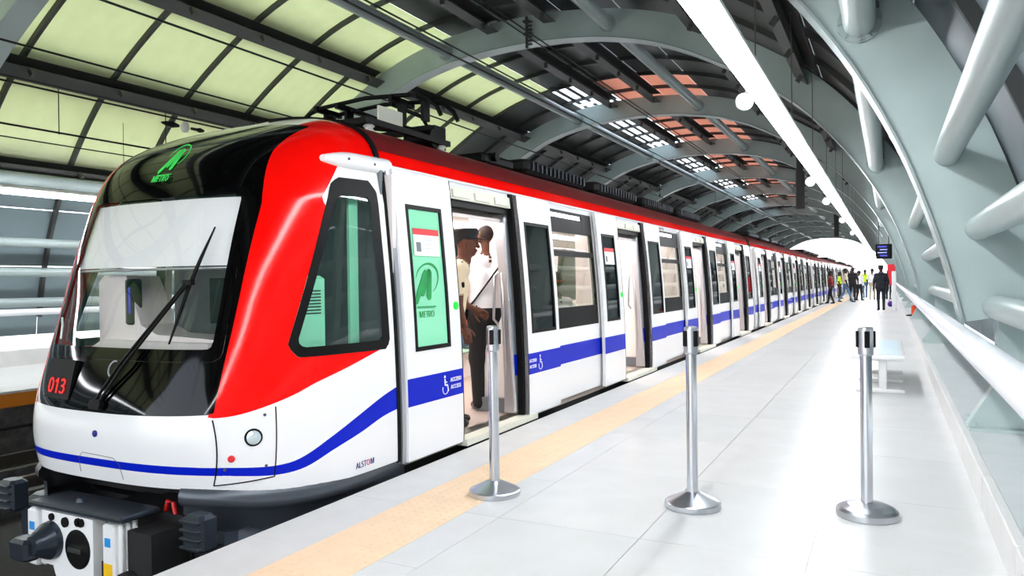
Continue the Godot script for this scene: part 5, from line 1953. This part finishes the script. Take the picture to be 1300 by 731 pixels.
	var seated := [[Vector3(-3.46, 0.06, -7.92), -PI / 2 - 0.5, ["tee_white", "tee_white", "skin_dark", "black_cloth", "leather", "skin_dark", "hair"], "passenger in white top seen through the first saloon window"],
		[Vector3(-3.44, 0.06, -7.25), -PI / 2, ["olive_cloth", "olive_cloth", "olive_cloth", "black_cloth", "leather", "skin_dark", "hair"], "passenger in olive jacket seated at the first saloon window edge"],
		[Vector3(-3.46, 0.06, -11.0), -PI / 2 + 0.3, ["black_cloth", "black_cloth", "skin", "orange_cloth", "leather", "skin_dark", "hair"], "passenger in dark top seated just beyond the second door"],
		[Vector3(-4.98, 0.06, -8.4), PI / 2, ["orange_cloth", "orange_cloth", "skin", "jeans", "leather", "skin", "hair"], "passenger in orange seated on the far side of the saloon"],
		[Vector3(-3.46, 0.06, -15.2), -PI / 2, ["red_cloth", "red_cloth", "skin", "black_cloth", "leather", "skin_dark", "hair"], "passenger in red seated beyond the third door"],
		[Vector3(-4.98, 0.06, -6.9), PI / 2, ["orange_cloth", "skin", "skin", "beige_cloth", "leather", "skin", "hair"], "passenger in rust top seated behind the man in white"]]
	for s in seated:
		o = person(s[0], s[1], sit.call(1.0), cols.call(s[2]), Vector3(0.1, 0, 1), s[3], "passengers in the train", 0.024)
		if seated.find(s) == 0:
			g = G.new()
			g.lathe([[0.1, -0.02], [0.104, 0.02]], 18, Transform3D(Basis(Vector3.RIGHT, -0.5), Vector3(0, 1.28, 0.01)))
			part("head_band", g, M.print_red, o)
	# people on the platform
	var far := [[Vector3(-0.27, 0, -32.2), PI + 0.2, 1.76, 0.05, ["navy_cloth", "navy_cloth", "navy_cloth", "navy_cloth", "leather", "skin_dark", "hair"], "man in dark blue suit standing alone on the platform"],
		[Vector3(-2.05, 0, -42.8), PI / 2 + 0.3, 1.78, 0.3, ["cream_cloth", "cream_cloth", "skin_dark", "jeans", "leather", "skin_dark", "hair"], "walking man in pale T-shirt and blue jeans near the train"],
		[Vector3(-1.49, 0, -46.1), 2.6, 1.68, 0.1, ["tee_white", "tee_white", "tee_white", "black_cloth", "leather", "skin_dark", "hair"], "person in long white shirt and black trousers in the crowd"],
		[Vector3(-1.78, 0, -45.0), PI, 1.85, 0.05, ["black_cloth", "black_cloth", "black_cloth", "black_cloth", "leather", "skin_dark", "hair"], "tall person all in black in the crowd"],
		[Vector3(-1.35, 0, -52.5), PI + 0.3, 1.8, 0.1, ["hi_vis", "hi_vis", "skin_dark", "jeans", "leather", "skin_dark", "hair"], "worker in yellow vest behind the crowd"],
		[Vector3(-0.85, 0, -47.3), PI - 0.2, 1.8, 0.05, ["tee_white", "tee_white", "skin_dark", "beige_cloth", "leather", "skin_dark", "hair"], "man in white shirt and beige trousers behind the suited man"],
		[Vector3(-0.03, 0, -48.6), 0.3, 1.7, 0.05, ["pink_cloth", "pink_cloth", "skin_dark", "black_cloth", "leather", "skin_dark", "hair"], "woman in pale pink top and black skirt by the totem"],
		[Vector3(-2.72, 0, -50.0), PI / 2, 1.64, 0.05, ["hi_vis", "hi_vis", "skin_dark", "black_cloth", "leather", "skin_dark", "hair"], "worker in yellow vest standing by a train door"],
		[Vector3(-2.6, 0, -40.5), -PI / 2, 1.62, 0.15, ["red_cloth", "red_cloth", "skin_dark", "navy_cloth", "leather", "skin_dark", "hair"], "person in dark red stepping into the train"],
		[Vector3(-2.2, 0, -54.0), PI, 1.75, 0.05, ["navy_cloth", "navy_cloth", "skin_dark", "jeans", "leather", "skin_dark", "hair"], "person in dark blue at the back of the crowd"]]
	for s in far:
		o = person(s[0], s[1], stand(s[2], s[3]), cols.call(s[4]), Vector3(0.1, -0.05, 1), s[5], "people on the platform", 0.026)
		if s[5].begins_with("man in dark blue"):
			g = G.new()
			g.lathe([[0.1, 0.05], [0.105, 0.12], [0.05, 0.13]], 14, Transform3D(Basis(), stand(1.76).head))
			part("cap", g, M.black_cloth, o)
